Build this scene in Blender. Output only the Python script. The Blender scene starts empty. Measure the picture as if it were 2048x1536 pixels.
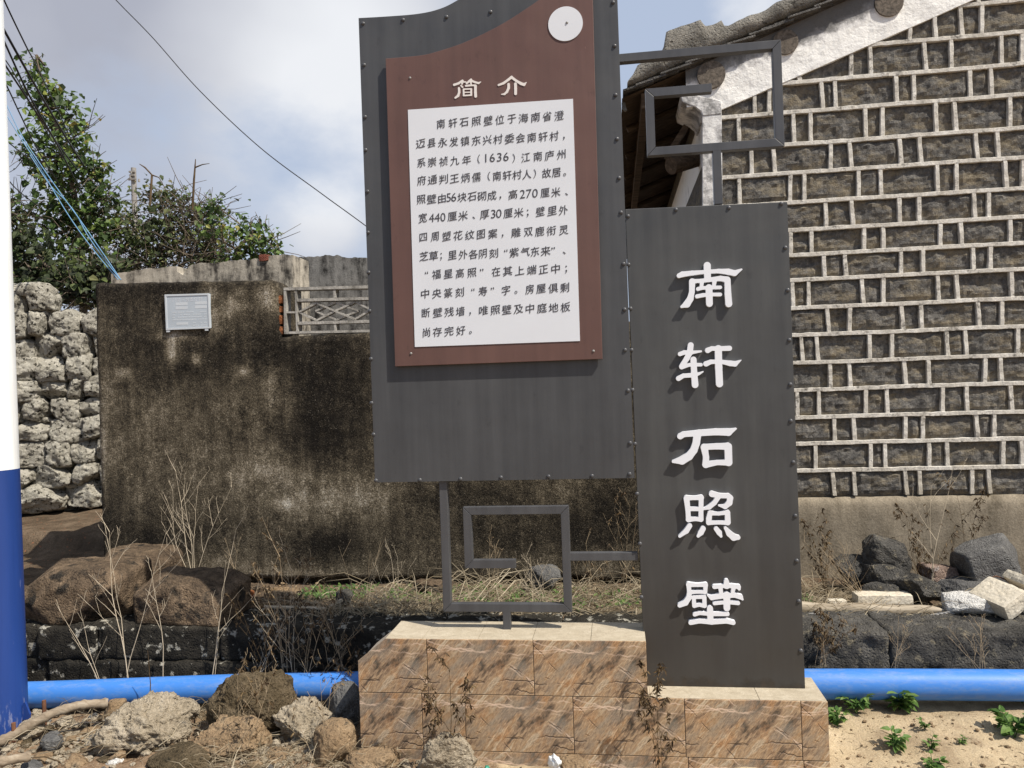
import bpy, bmesh, math, random
import numpy as np
from mathutils import Vector, Matrix, noise as mn, geometry as mg
R = math.radians
scene = bpy.context.scene
col = scene.collection

# ------------------------------------------------------------------ camera
YAW, PITCH, ROLL, FPX = R(-7.5437), R(0.3144), R(-1.8914), 1540.0
CAM = Vector((0, 0, 1.5))
_f = Vector((math.sin(YAW)*math.cos(PITCH), math.cos(YAW)*math.cos(PITCH), math.sin(PITCH)))
_r0 = Vector((math.cos(YAW), -math.sin(YAW), 0)); _u0 = _r0.cross(_f)
_r = math.cos(ROLL)*_r0 + math.sin(ROLL)*_u0; _u = -math.sin(ROLL)*_r0 + math.cos(ROLL)*_u0
cam = bpy.data.objects.new('camera', bpy.data.cameras.new('camera')); col.objects.link(cam)
cam.data.sensor_width = 36; cam.data.lens = 36*FPX/2048
cam.data.clip_start = 0.05; cam.data.clip_end = 2000
cam.matrix_world = Matrix(((_r.x, _u.x, -_f.x, CAM.x), (_r.y, _u.y, -_f.y, CAM.y), (_r.z, _u.z, -_f.z, CAM.z), (0, 0, 0, 1)))
scene.camera = cam

# ------------------------------------------------------------------ sun, sky
SUN = Vector((-0.66, 0.35, -1.0)).normalized()          # direction the light travels
sl = bpy.data.lights.new('sun', 'SUN'); sl.energy = 5.0; sl.angle = R(0.55); sl.color = (1.0, 0.93, 0.82)
so = bpy.data.objects.new('sun', sl); col.objects.link(so)
so.rotation_euler = SUN.to_track_quat('-Z', 'Y').to_euler()
scene.view_settings.view_transform = 'Standard'; scene.view_settings.look = 'None'
scene.view_settings.exposure = 0.36; scene.view_settings.gamma = 1.0
world = bpy.data.worlds.new('World'); scene.world = world; world.use_nodes = True
def build_world():
    nt = world.node_tree; N = nt.nodes; L = nt.links
    for n in list(N): N.remove(n)
    out = N.new('ShaderNodeOutputWorld'); bg = N.new('ShaderNodeBackground'); bg.inputs[1].default_value = 0.1
    sky = N.new('ShaderNodeTexSky'); sky.sky_type = 'NISHITA'; sky.sun_disc = False
    sky.sun_elevation = math.asin(-SUN.z); sky.sun_rotation = math.atan2(-SUN.x, -SUN.y)
    sky.air_density = 1.0; sky.dust_density = 2.0
    tc = N.new('ShaderNodeTexCoord')
    def noise(scale, detail, rough, off, sq):
        mp = N.new('ShaderNodeMapping'); mp.inputs['Location'].default_value = off; mp.inputs['Scale'].default_value = sq
        L.new(tc.outputs['Generated'], mp.inputs[0])
        n = N.new('ShaderNodeTexNoise'); n.inputs['Scale'].default_value = scale
        n.inputs['Detail'].default_value = detail; n.inputs['Roughness'].default_value = rough
        L.new(mp.outputs[0], n.inputs['Vector']); return n.outputs[0]
    def m(op, a, b, clamp=False):
        n = N.new('ShaderNodeMath'); n.operation = op; n.use_clamp = clamp
        for i, v in enumerate((a, b)):
            if isinstance(v, (int, float)): n.inputs[i].default_value = v
            else: L.new(v, n.inputs[i])
        return n.outputs[0]
    def blob(px, py, r0, r1):                             # soft cloud bank round a world direction
        d = (_f + _r*((px-1024)/FPX) - _u*((py-768)/FPX)).normalized()
        vm = N.new('ShaderNodeVectorMath'); vm.operation = 'DISTANCE'; L.new(tc.outputs['Generated'], vm.inputs[0])
        vm.inputs[1].default_value = d
        mr = N.new('ShaderNodeMapRange'); mr.interpolation_type = 'SMOOTHSTEP'
        mr.inputs['From Min'].default_value = r0; mr.inputs['From Max'].default_value = r1
        mr.inputs['To Min'].default_value = 1; mr.inputs['To Max'].default_value = 0
        L.new(vm.outputs['Value'], mr.inputs['Value']); return mr.outputs[0]
    big = noise(2.3, 7, 0.56, (1.7, .3, 2.1), (1, 1, 1.7))
    fine = noise(6.5, 8, 0.6, (4.2, 1.3, .1), (1, 1, 1.5))
    cov = m('ADD', m('MULTIPLY', big, 1.15), m('MULTIPLY', fine, .62))
    cov = m('ADD', cov, m('MULTIPLY', blob(250, 60, .1, .5), .30))
    cov = m('ADD', cov, m('MULTIPLY', blob(640, 460, .01, .08), .30))
    cov = m('ADD', cov, m('MULTIPLY', blob(640, 90, .05, .22), .28))
    cov = m('SUBTRACT', cov, m('MULTIPLY', blob(1290, 40, .03, .16), .30))
    cov = m('SUBTRACT', cov, m('MULTIPLY', blob(400, 330, .04, .20), .26))
    cov = m('SUBTRACT', cov, m('MULTIPLY', blob(640, 300, .02, .14), .20))
    cov = m('SUBTRACT', cov, m('MULTIPLY', blob(40, 300, .02, .15), .22))
    cov = m('ADD', cov, m('MULTIPLY', blob(1500, 20, .01, .08), .35))
    sep = N.new('ShaderNodeSeparateXYZ'); L.new(tc.outputs['Generated'], sep.inputs[0])
    back = N.new('ShaderNodeMapRange'); back.interpolation_type = 'SMOOTHSTEP'                # unseen sky behind the camera, made clear and darker to deepen shadows
    back.inputs['From Min'].default_value = .25; back.inputs['From Max'].default_value = -.35; L.new(sep.outputs[1], back.inputs['Value'])
    cov = m('SUBTRACT', cov, m('MULTIPLY', back.outputs[0], .55))
    mr = N.new('ShaderNodeMapRange'); mr.interpolation_type = 'SMOOTHSTEP'
    mr.inputs['From Min'].default_value = .68; mr.inputs['From Max'].default_value = 1.22
    L.new(cov, mr.inputs['Value'])
    # cloud colour: bright where thin/sunlit, greyer in the bank's belly
    sh = noise(1.9, 5, .5, (7.3, 2.2, 5.0), (1, 1, 1.4))
    sh = m('ADD', sh, m('MULTIPLY', blob(630, 130, .03, .26), .42))
    sh = m('ADD', sh, m('MULTIPLY', blob(640, 440, .02, .1), .22))
    sh = m('ADD', sh, m('MULTIPLY', blob(1480, 20, .02, .12), .4))
    sh = m('SUBTRACT', sh, m('MULTIPLY', blob(150, 60, .05, .30), .22))
    cr = N.new('ShaderNodeValToRGB'); e = cr.color_ramp.elements
    e[0].position = .22; e[0].color = (.335, .352, .415, 1); e[1].position = .80; e[1].color = (.67, .685, .715, 1)
    L.new(sh, cr.inputs[0])
    vm = N.new('ShaderNodeVectorMath'); vm.operation = 'SCALE'; vm.inputs['Scale'].default_value = 10.0
    L.new(cr.outputs[0], vm.inputs[0])
    hz = N.new('ShaderNodeMix'); hz.data_type = 'RGBA'; L.new(m('SUBTRACT', .86, m('MULTIPLY', back.outputs[0], .46)), hz.inputs[0])   # thin haze over the clear sky
    L.new(sky.outputs[0], hz.inputs[6]); hz.inputs[7].default_value = (3.9, 4.55, 5.8, 1)
    mx = N.new('ShaderNodeMix'); mx.data_type = 'RGBA'
    L.new(mr.outputs[0], mx.inputs[0]); L.new(hz.outputs[2], mx.inputs[6]); L.new(vm.outputs[0], mx.inputs[7])
    L.new(mx.outputs[2], bg.inputs[0]); L.new(bg.outputs[0], out.inputs[0])
build_world()

# ------------------------------------------------------------------ helpers
def ray(x, y): return _f + _r*((x-1024)/FPX) - _u*((y-768)/FPX)
def P(x, y, Y): d = ray(x, y); return CAM + d*(Y/d.y)                 # photo pixel -> point on the wall plane at depth Y
def G(x, y, z): d = ray(x, y); return CAM + d*((z-CAM.z)/d.z)         # photo pixel -> point on the level z
def pj(p):
    d = Vector(p)-CAM; w = d.dot(_f); return 1024+FPX*d.dot(_r)/w, 768-FPX*d.dot(_u)/w
def mpx(Y): return Y/FPX                                               # metres per photo pixel at depth Y

class Mat:
    def __init__(s, name):
        s.m = bpy.data.materials.new(name); s.m.use_nodes = True; s.nt = s.m.node_tree; s.N = s.nt.nodes; s.L = s.nt.links
        s.b = s.N['Principled BSDF']; s.tc = s.N.new('ShaderNodeTexCoord')
    def vec(s, scale=(1, 1, 1), rot=(0, 0, 0)):
        src = s.tc.outputs['Object']
        if any(rot):                                         # turn first, then stretch
            m0 = s.N.new('ShaderNodeMapping'); m0.inputs['Rotation'].default_value = rot; s.L.new(src, m0.inputs[0]); src = m0.outputs[0]
        mp = s.N.new('ShaderNodeMapping'); mp.inputs['Scale'].default_value = scale
        s.L.new(src, mp.inputs[0]); return mp.outputs[0]
    def setv(s, sock, v):
        if isinstance(v, (int, float)): sock.default_value = v
        elif isinstance(v, (tuple, list)): sock.default_value = tuple(v) if len(v) != 3 or sock.type == 'VECTOR' else (*v, 1)
        else: s.L.new(v, sock)
    def noise(s, scale, detail=6, rough=.6, vec=None, dist=0):
        n = s.N.new('ShaderNodeTexNoise'); n.inputs['Scale'].default_value = scale; n.inputs['Detail'].default_value = detail
        n.inputs['Roughness'].default_value = rough; n.inputs['Distortion'].default_value = dist
        s.L.new(vec if vec is not None else s.tc.outputs['Object'], n.inputs['Vector']); return n.outputs[0]
    def vor(s, scale, feat='F1', vec=None, out='Distance'):
        n = s.N.new('ShaderNodeTexVoronoi'); n.feature = feat; n.inputs['Scale'].default_value = scale
        s.L.new(vec if vec is not None else s.tc.outputs['Object'], n.inputs['Vector']); return n.outputs[out]
    def ramp(s, fac, stops):
        r = s.N.new('ShaderNodeValToRGB'); e = r.color_ramp.elements
        while len(e) < len(stops): e.new(.5)
        for el, (p, c) in zip(e, stops): el.position = p; el.color = (c, c, c, 1) if isinstance(c, (int, float)) else (*c, 1)
        s.setv(r.inputs[0], fac); return r.outputs[0]
    def mix(s, fac, a, b, mode='MIX'):
        n = s.N.new('ShaderNodeMix'); n.data_type = 'RGBA'; n.blend_type = mode
        s.setv(n.inputs[0], fac); s.setv(n.inputs[6], a); s.setv(n.inputs[7], b); return n.outputs[2]
    def math(s, op, a, b=0, clamp=False):
        n = s.N.new('ShaderNodeMath'); n.operation = op; n.use_clamp = clamp
        s.setv(n.inputs[0], a); s.setv(n.inputs[1], b); return n.outputs[0]
    def attr(s, name, out='Fac'):
        n = s.N.new('ShaderNodeAttribute'); n.attribute_name = name; return n.outputs[out]
    def bump(s, h, strength=.5, dist=.01, prev=None):
        n = s.N.new('ShaderNodeBump'); n.inputs['Strength'].default_value = strength; n.inputs['Distance'].default_value = dist
        s.setv(n.inputs['Height'], h)
        if prev is not None: s.L.new(prev, n.inputs['Normal'])
        return n.outputs[0]
    def done(s, base, rough=.8, normal=None, metal=0, spec=.3):
        s.setv(s.b.inputs['Base Color'], base); s.setv(s.b.inputs['Roughness'], rough); s.setv(s.b.inputs['Metallic'], metal)
        s.b.inputs['Specular IOR Level'].default_value = spec
        if normal is not None: s.L.new(normal, s.b.inputs['Normal'])
        return s.m

def stone_mat(name, stops, scale=6, spots=None, spot_scale=25, bump=.6, grain=120, spot_thr=(.60, .70), bdist=.012):
    k = Mat(name)
    n = k.math('ADD', k.math('MULTIPLY', k.noise(scale, 8, .62), .75), k.math('MULTIPLY', k.noise(grain, 3, .6), .25))
    c = k.ramp(n, stops)
    if spots:
        s = k.ramp(k.noise(spot_scale, 5, .62), [(spot_thr[0], 0), (spot_thr[1], 1)])
        c = k.mix(s, c, spots)
    g = k.noise(grain*.6, 4, .7); c = k.mix(.5, c, k.ramp(g, [(.3, .35), (.7, 1.0)]), 'MULTIPLY')
    h = k.math('ADD', k.noise(scale*4, 9, .72), k.math('MULTIPLY', k.noise(grain, 4, .7), .4))
    h = k.math('ADD', h, k.math('MULTIPLY', k.ramp(k.vor(scale*9), [(.15, 0), (.45, 1)]), .25))
    return k.done(c, .94, k.bump(h, min(1, bump*1.25), bdist*2.0), spec=.1)

MT = {}
def flat_mat(name, c, rough=.6, spec=.4, var=.12, scale=8, bump=.0):
    k = Mat(name); lo = tuple(x*(1-var) for x in c); hi = tuple(min(1, x*(1+var)) for x in c)
    col_ = k.ramp(k.noise(scale, 6, .6), [(.3, lo), (.7, hi)])
    return k.done(col_, rough, k.bump(k.noise(scale*8, 4, .6), bump, .003) if bump else None, spec=spec)

def mat_plaster():
    k = Mat('weathered plaster')
    st = k.attr('stain')
    streak = k.noise(3.0, 7, .68, k.vec((5, 5, .55)))
    sub = lambda x, w: k.math('MULTIPLY', k.math('SUBTRACT', x, .5), w)
    n = k.math('ADD', st, sub(k.noise(5, 9, .7), .75)); n = k.math('ADD', n, sub(k.noise(17, 9, .78), 1.0))
    n = k.math('ADD', n, sub(streak, .6)); n = k.math('ADD', n, sub(k.noise(95, 4, .8), 1.15))
    c = k.ramp(n, [(.0, (.50, .465, .40)), (.18, (.29, .25, .19)), (.40, (.122, .102, .072)), (.62, (.050, .042, .031)), (.86, (.015, .013, .011))])
    c = k.mix(k.ramp(k.noise(120, 2, .5), [(.65, 0), (.71, .45)]), c, (.30, .265, .21))
    cv = k.math('ABSOLUTE', k.math('SUBTRACT', k.noise(1.7, 7, .62, k.vec((1, 1, .8))), .5))
    ck = k.math('MULTIPLY', k.ramp(cv, [(.0015, 1), (.005, 0)]), k.ramp(k.noise(1.3, 2, .5, k.vec((1, 3, 1))), [(.50, 0), (.58, .8)]))
    c = k.mix(ck, c, (.008, .007, .006))
    gm = k.ramp(k.noise(150, 3, .75), [(.38, .3), (.66, 1.5)])
    c = k.mix(.75, c, gm, 'MULTIPLY')
    h = k.math('ADD', k.noise(130, 4, .75), k.noise(22, 6, .6))
    return k.done(c, .95, k.bump(h, .75, .010), spec=.1)

def mat_old_concrete(name, light, dark, bias=.0):
    k = Mat(name)
    n = k.math('ADD', k.math('MULTIPLY', k.noise(3.5, 7, .65, k.vec((3.2, 3.2, .75))), .7), k.math('MULTIPLY', k.noise(14, 6, .65), .4))
    c = k.ramp(n, [(.40+bias, light), (.56+bias, tuple((a*1.4+b)/2.4 for a, b in zip(light, dark))), (.68+bias, dark)])
    g = k.ramp(k.noise(120, 3, .7), [(.35, .6), (.7, 1.1)]); c = k.mix(.8, c, g, 'MULTIPLY')
    return k.done(c, .95, k.bump(k.noise(60, 5, .7), .5, .006), spec=.1)

def mat_gable_stone():
    k = Mat('rough grey basalt blocks')
    v = k.vec((1, 1, 2.6))
    base = k.ramp(k.noise(30, 7, .7), [(.3, (.06, .058, .057)), (.5, (.132, .127, .12)), (.72, (.26, .245, .22))])
    li = k.math('ADD', k.math('MULTIPLY', k.noise(7, 6, .65, v), .8), k.math('MULTIPLY', k.noise(46, 4, .7), .28))
    c = k.mix(k.ramp(li, [(.50, 0), (.66, .75)]), base, (.26, .218, .15))
    c = k.mix(.6, c, k.ramp(k.noise(150, 3, .7), [(.3, .5), (.72, 1.25)]), 'MULTIPLY')
    h = k.math('ADD', k.noise(26, 8, .72), k.math('MULTIPLY', k.noise(110, 4, .7), .5))
    return k.done(c, .95, k.bump(h, .9, .016), spec=.1)

def mat_mortar():
    k = Mat('lime mortar joints')
    z = k.N.new('ShaderNodeSeparateXYZ'); k.L.new(k.tc.outputs['Object'], z.inputs[0])
    c = k.ramp(k.noise(9, 6, .65), [(.3, (.46, .43, .375)), (.5, (.66, .625, .56)), (.68, (.80, .775, .72))])
    low = k.ramp(k.math('ADD', k.math('MULTIPLY', z.outputs[2], .9), k.math('MULTIPLY', k.noise(5, 4, .6), .8)), [(.75, 1), (1.75, 0)])
    c = k.mix(k.math('MULTIPLY', low, .6), c, (.42, .36, .26))
    d = k.ramp(k.noise(16, 7, .75), [(.56, 0), (.66, .85)])
    c = k.mix(d, c, (.10, .09, .075))
    c = k.mix(.6, c, k.ramp(k.noise(110, 3, .7), [(.3, .55), (.7, 1.1)]), 'MULTIPLY')
    return k.done(c, .95, k.bump(k.noise(70, 5, .7), .6, .006), spec=.1)

def mat_whitewash():
    k = Mat('peeling whitewash')
    greying = k.attr('greying')
    n = k.math('ADD', greying, k.math('MULTIPLY', k.math('SUBTRACT', k.noise(9, 8, .7), .5), .9))
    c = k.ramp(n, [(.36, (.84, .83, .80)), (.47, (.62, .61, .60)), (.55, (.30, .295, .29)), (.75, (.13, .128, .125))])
    crack = k.ramp(k.vor(14, 'DISTANCE_TO_EDGE', k.vec((1, 1, 1.6))), [(.0, .55), (.02, 1)])
    c = k.mix(k.math('MULTIPLY', k.ramp(k.noise(5, 3, .5), [(.5, 0), (.62, 1)]), .5), c, k.mix(1, c, crack, 'MULTIPLY'))
    return k.done(c, .9, k.bump(k.noise(24, 7, .65), .6, .012), spec=.15)

def mat_panel(name, lo, hi, rough=.42, streak=1.0, rust=False):
    k = Mat(name)
    v = k.vec((9, 1, .55))
    n = k.math('ADD', k.math('MULTIPLY', k.noise(2.0, 7, .6, v), .55), k.math('MULTIPLY', k.noise(1.6, 6, .6), .5))
    c = k.ramp(n, [(.36, lo), (.66, hi)])
    sm = k.ramp(k.noise(26, 6, .7, k.vec((1, 1, .5))), [(.60, 0), (.72, .35)])
    c = k.mix(sm, c, tuple(x*.55 for x in lo))
    wh = k.ramp(k.noise(60, 4, .7, k.vec((1, 1, .3))), [(.72, 0), (.76, .5)])
    c = k.mix(wh, c, tuple(min(1, x*2.6) for x in hi))
    if rust:
        z = k.N.new('ShaderNodeSeparateXYZ'); k.L.new(k.tc.outputs['Object'], z.inputs[0])
        f = k.ramp(k.math('ADD', k.math('MULTIPLY', z.outputs[2], 7), k.math('MULTIPLY', k.noise(14, 7, .75), 1.1)), [(.62, 1), (.80, 0)])
        c = k.mix(k.math('MULTIPLY', f, .8), c, k.ramp(k.noise(30, 5, .7), [(.4, (.012, .011, .010)), (.7, (.07, .045, .025))]))
        grime_refl = k.ramp(k.math('ADD', z.outputs[2], k.math('MULTIPLY', k.noise(3, 4, .6), .35)), [(.35, 1), (1.6, 0)])  # darkens towards the foot: grime plus a painted reflection of the ground
        c = k.mix(k.math('MULTIPLY', grime_refl, .6), c, (.030, .025, .021))
    r = k.ramp(k.noise(5, 5, .6), [(.3, rough-.08), (.7, rough+.12)])
    wob = k.bump(k.noise(2.4, 3, .5), .13, .05)
    return k.done(c, r, k.bump(k.noise(300, 2, .5), .05, .001, wob), spec=.45)

def mat_tile(name, pale=False):
    k = Mat(name)
    rot = (0, R(-40), 0)
    n = k.noise(1.0, 9, .66, k.vec((26, 26, 6.0), rot), .6)
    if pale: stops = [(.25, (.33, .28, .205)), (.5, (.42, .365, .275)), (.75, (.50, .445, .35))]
    else: stops = [(.36, (.085, .068, .05)), (.43, (.23, .155, .10)), (.50, (.40, .285, .18)), (.565, (.33, .21, .115)), (.65, (.51, .41, .29))]
    c = k.ramp(n, stops)
    if not pale:
        om = k.ramp(k.noise(5.5, 4, .6), [(.50, 0), (.66, .7)]); c = k.mix(om, c, k.mix(1, c, (1.0, .70, .45), 'MULTIPLY'))
        gm = k.ramp(k.noise(1.0, 5, .6, k.vec((9, 9, 4), rot)), [(.52, 0), (.64, .6)]); c = k.mix(gm, c, (.25, .225, .185))
    fine = k.noise(1.0, 7, .72, k.vec((230, 230, 45), rot))
    c = k.mix(.25 if pale else .7, c, k.ramp(fine, [(.36, .38), (.64, 1.45)]), 'MULTIPLY')
    h = k.math('ADD', n, k.math('MULTIPLY', fine, .5))
    if not pale:
        xyz = k.N.new('ShaderNodeSeparateXYZ'); k.L.new(k.tc.outputs['Object'], xyz.inputs[0]); X, Z = xyz.outputs[0], xyz.outputs[2]
        def line(z0, slope, amp, sc, seed, w, mask):
            cv = k.N.new('ShaderNodeCombineXYZ'); k.L.new(X, cv.inputs[0]); cv.inputs[1].default_value = seed
            wob = k.math('MULTIPLY', k.math('SUBTRACT', k.noise(sc, 5, .6, cv.outputs[0]), .5), amp)
            d = k.math('ABSOLUTE', k.math('SUBTRACT', Z, k.math('ADD', k.math('ADD', k.math('MULTIPLY', X, slope), z0), wob)))
            f = k.ramp(d, [(w*.25, 1), (w, 0)])
            mk = k.ramp(k.noise(9, 3, .5, k.vec((1, seed, 1))), [(mask, 0), (mask+.08, 1)])
            return k.math('MULTIPLY', f, mk)
        for a in ((-.035, -.05, .06, 9, 1.3, .0026, .40), (-.012, -.16, .05, 13, 4.1, .0022, .44), (-.05, .06, .07, 11, 6.6, .002, .47), (.10, -.62, .05, 15, 9.2, .002, .50), (.16, -.75, .06, 12, 2.8, .002, .5)):
            c = k.mix(k.math('MULTIPLY', line(*a), .62), c, (.74, .56, .43))
        dk = None
        for a in ((-.175, .03, .05, 10, 3.7, .0036, .44), (-.14, -.16, .05, 12, 7.9, .0032, .48), (-.02, -1.1, .08, 12, 5.5, .003, .50), (.21, -.9, .08, 12, 8.3, .003, .52)):
            l = line(*a); c = k.mix(k.math('MULTIPLY', l, .85), c, (.055, .04, .032)); dk = l if dk is None else k.math('MAXIMUM', dk, l)
        h = k.math('SUBTRACT', h, k.math('MULTIPLY', dk, .8))
    return k.done(c, .55, k.bump(h, .45, .006), spec=.35)

def mat_ground():
    k = Mat('sand and rubble soil')
    a = k.attr('sand')
    a = k.math('ADD', a, k.math('MULTIPLY', k.math('SUBTRACT', k.noise(7, 6, .65), .5), .6), True)
    f = k.ramp(a, [(.42, 0), (.58, 1)])
    soil = k.ramp(k.noise(18, 8, .7), [(.3, (.11, .07, .042)), (.5, (.22, .15, .095)), (.7, (.33, .245, .165))])
    sand = k.ramp(k.noise(9, 9, .72), [(.28, (.30, .22, .14)), (.5, (.47, .375, .245)), (.72, (.57, .465, .325))])
    dirt = k.ramp(k.noise(4.5, 7, .65), [(.50, 0), (.64, .75)]); sand = k.mix(dirt, sand, (.22, .16, .10))
    c = k.mix(f, soil, sand)
    peb = k.vor(95); c = k.mix(k.ramp(peb, [(.12, .4), (.3, 0)]), c, (.50, .43, .33))
    c = k.mix(.6, c, k.ramp(k.noise(160, 3, .7), [(.3, .55), (.7, 1.2)]), 'MULTIPLY')
    h = k.math('ADD', k.noise(30, 8, .7), k.math('MULTIPLY', k.noise(140, 4, .7), .5))
    return k.done(c, .95, k.bump(h, .8, .012), spec=.1)

def mat_leaf(name, cols, trans=.35):
    k = Mat(name)
    c = k.ramp(k.attr('hue'), cols)
    N, L = k.N, k.L
    tr = N.new('ShaderNodeBsdfTranslucent'); mx = N.new('ShaderNodeMixShader'); mx.inputs[0].default_value = trans
    L.new(c, tr.inputs[0]); k.done(c, .55, spec=.3)
    L.new(k.b.outputs[0], mx.inputs[1]); L.new(tr.outputs[0], mx.inputs[2]); L.new(mx.outputs[0], N['Material Output'].inputs[0])
    return k.m

def mat_wood(name, cols, axis=(1, 14, 14), scale=3):
    k = Mat(name)
    n = k.noise(scale, 7, .65, k.vec(axis), .5)
    c = k.ramp(n, [(.3, cols[0]), (.52, cols[1]), (.72, cols[2])])
    return k.done(c, .85, k.bump(n, .5, .006), spec=.2)

def mat_pipe():
    k = Mat('blue plastic pipe')
    d = k.ramp(k.noise(34, 8, .75, k.vec((.35, 1, 1))), [(.48, 0), (.72, .42)])
    c = k.mix(d, (.045, .185, .55), (.27, .31, .36))
    c = k.mix(k.ramp(k.noise(90, 3, .6), [(.68, 0), (.74, .5)]), c, (.05, .07, .12))
    return k.done(c, .5, k.bump(k.noise(9, 4, .5), .1, .01), spec=.4)

def mat_pole(name, c, scuff):
    k = Mat(name)
    v = k.vec((5, 5, .35))
    d = k.ramp(k.noise(3, 7, .65, v), [(.35, tuple(x*.8 for x in c)), (.65, c)])
    s = k.ramp(k.noise(16, 8, .75, k.vec((1, 1, .22))), [(.60, 0), (.66, .7)])
    return k.done(k.mix(s, d, scuff), .42, spec=.45)

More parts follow.
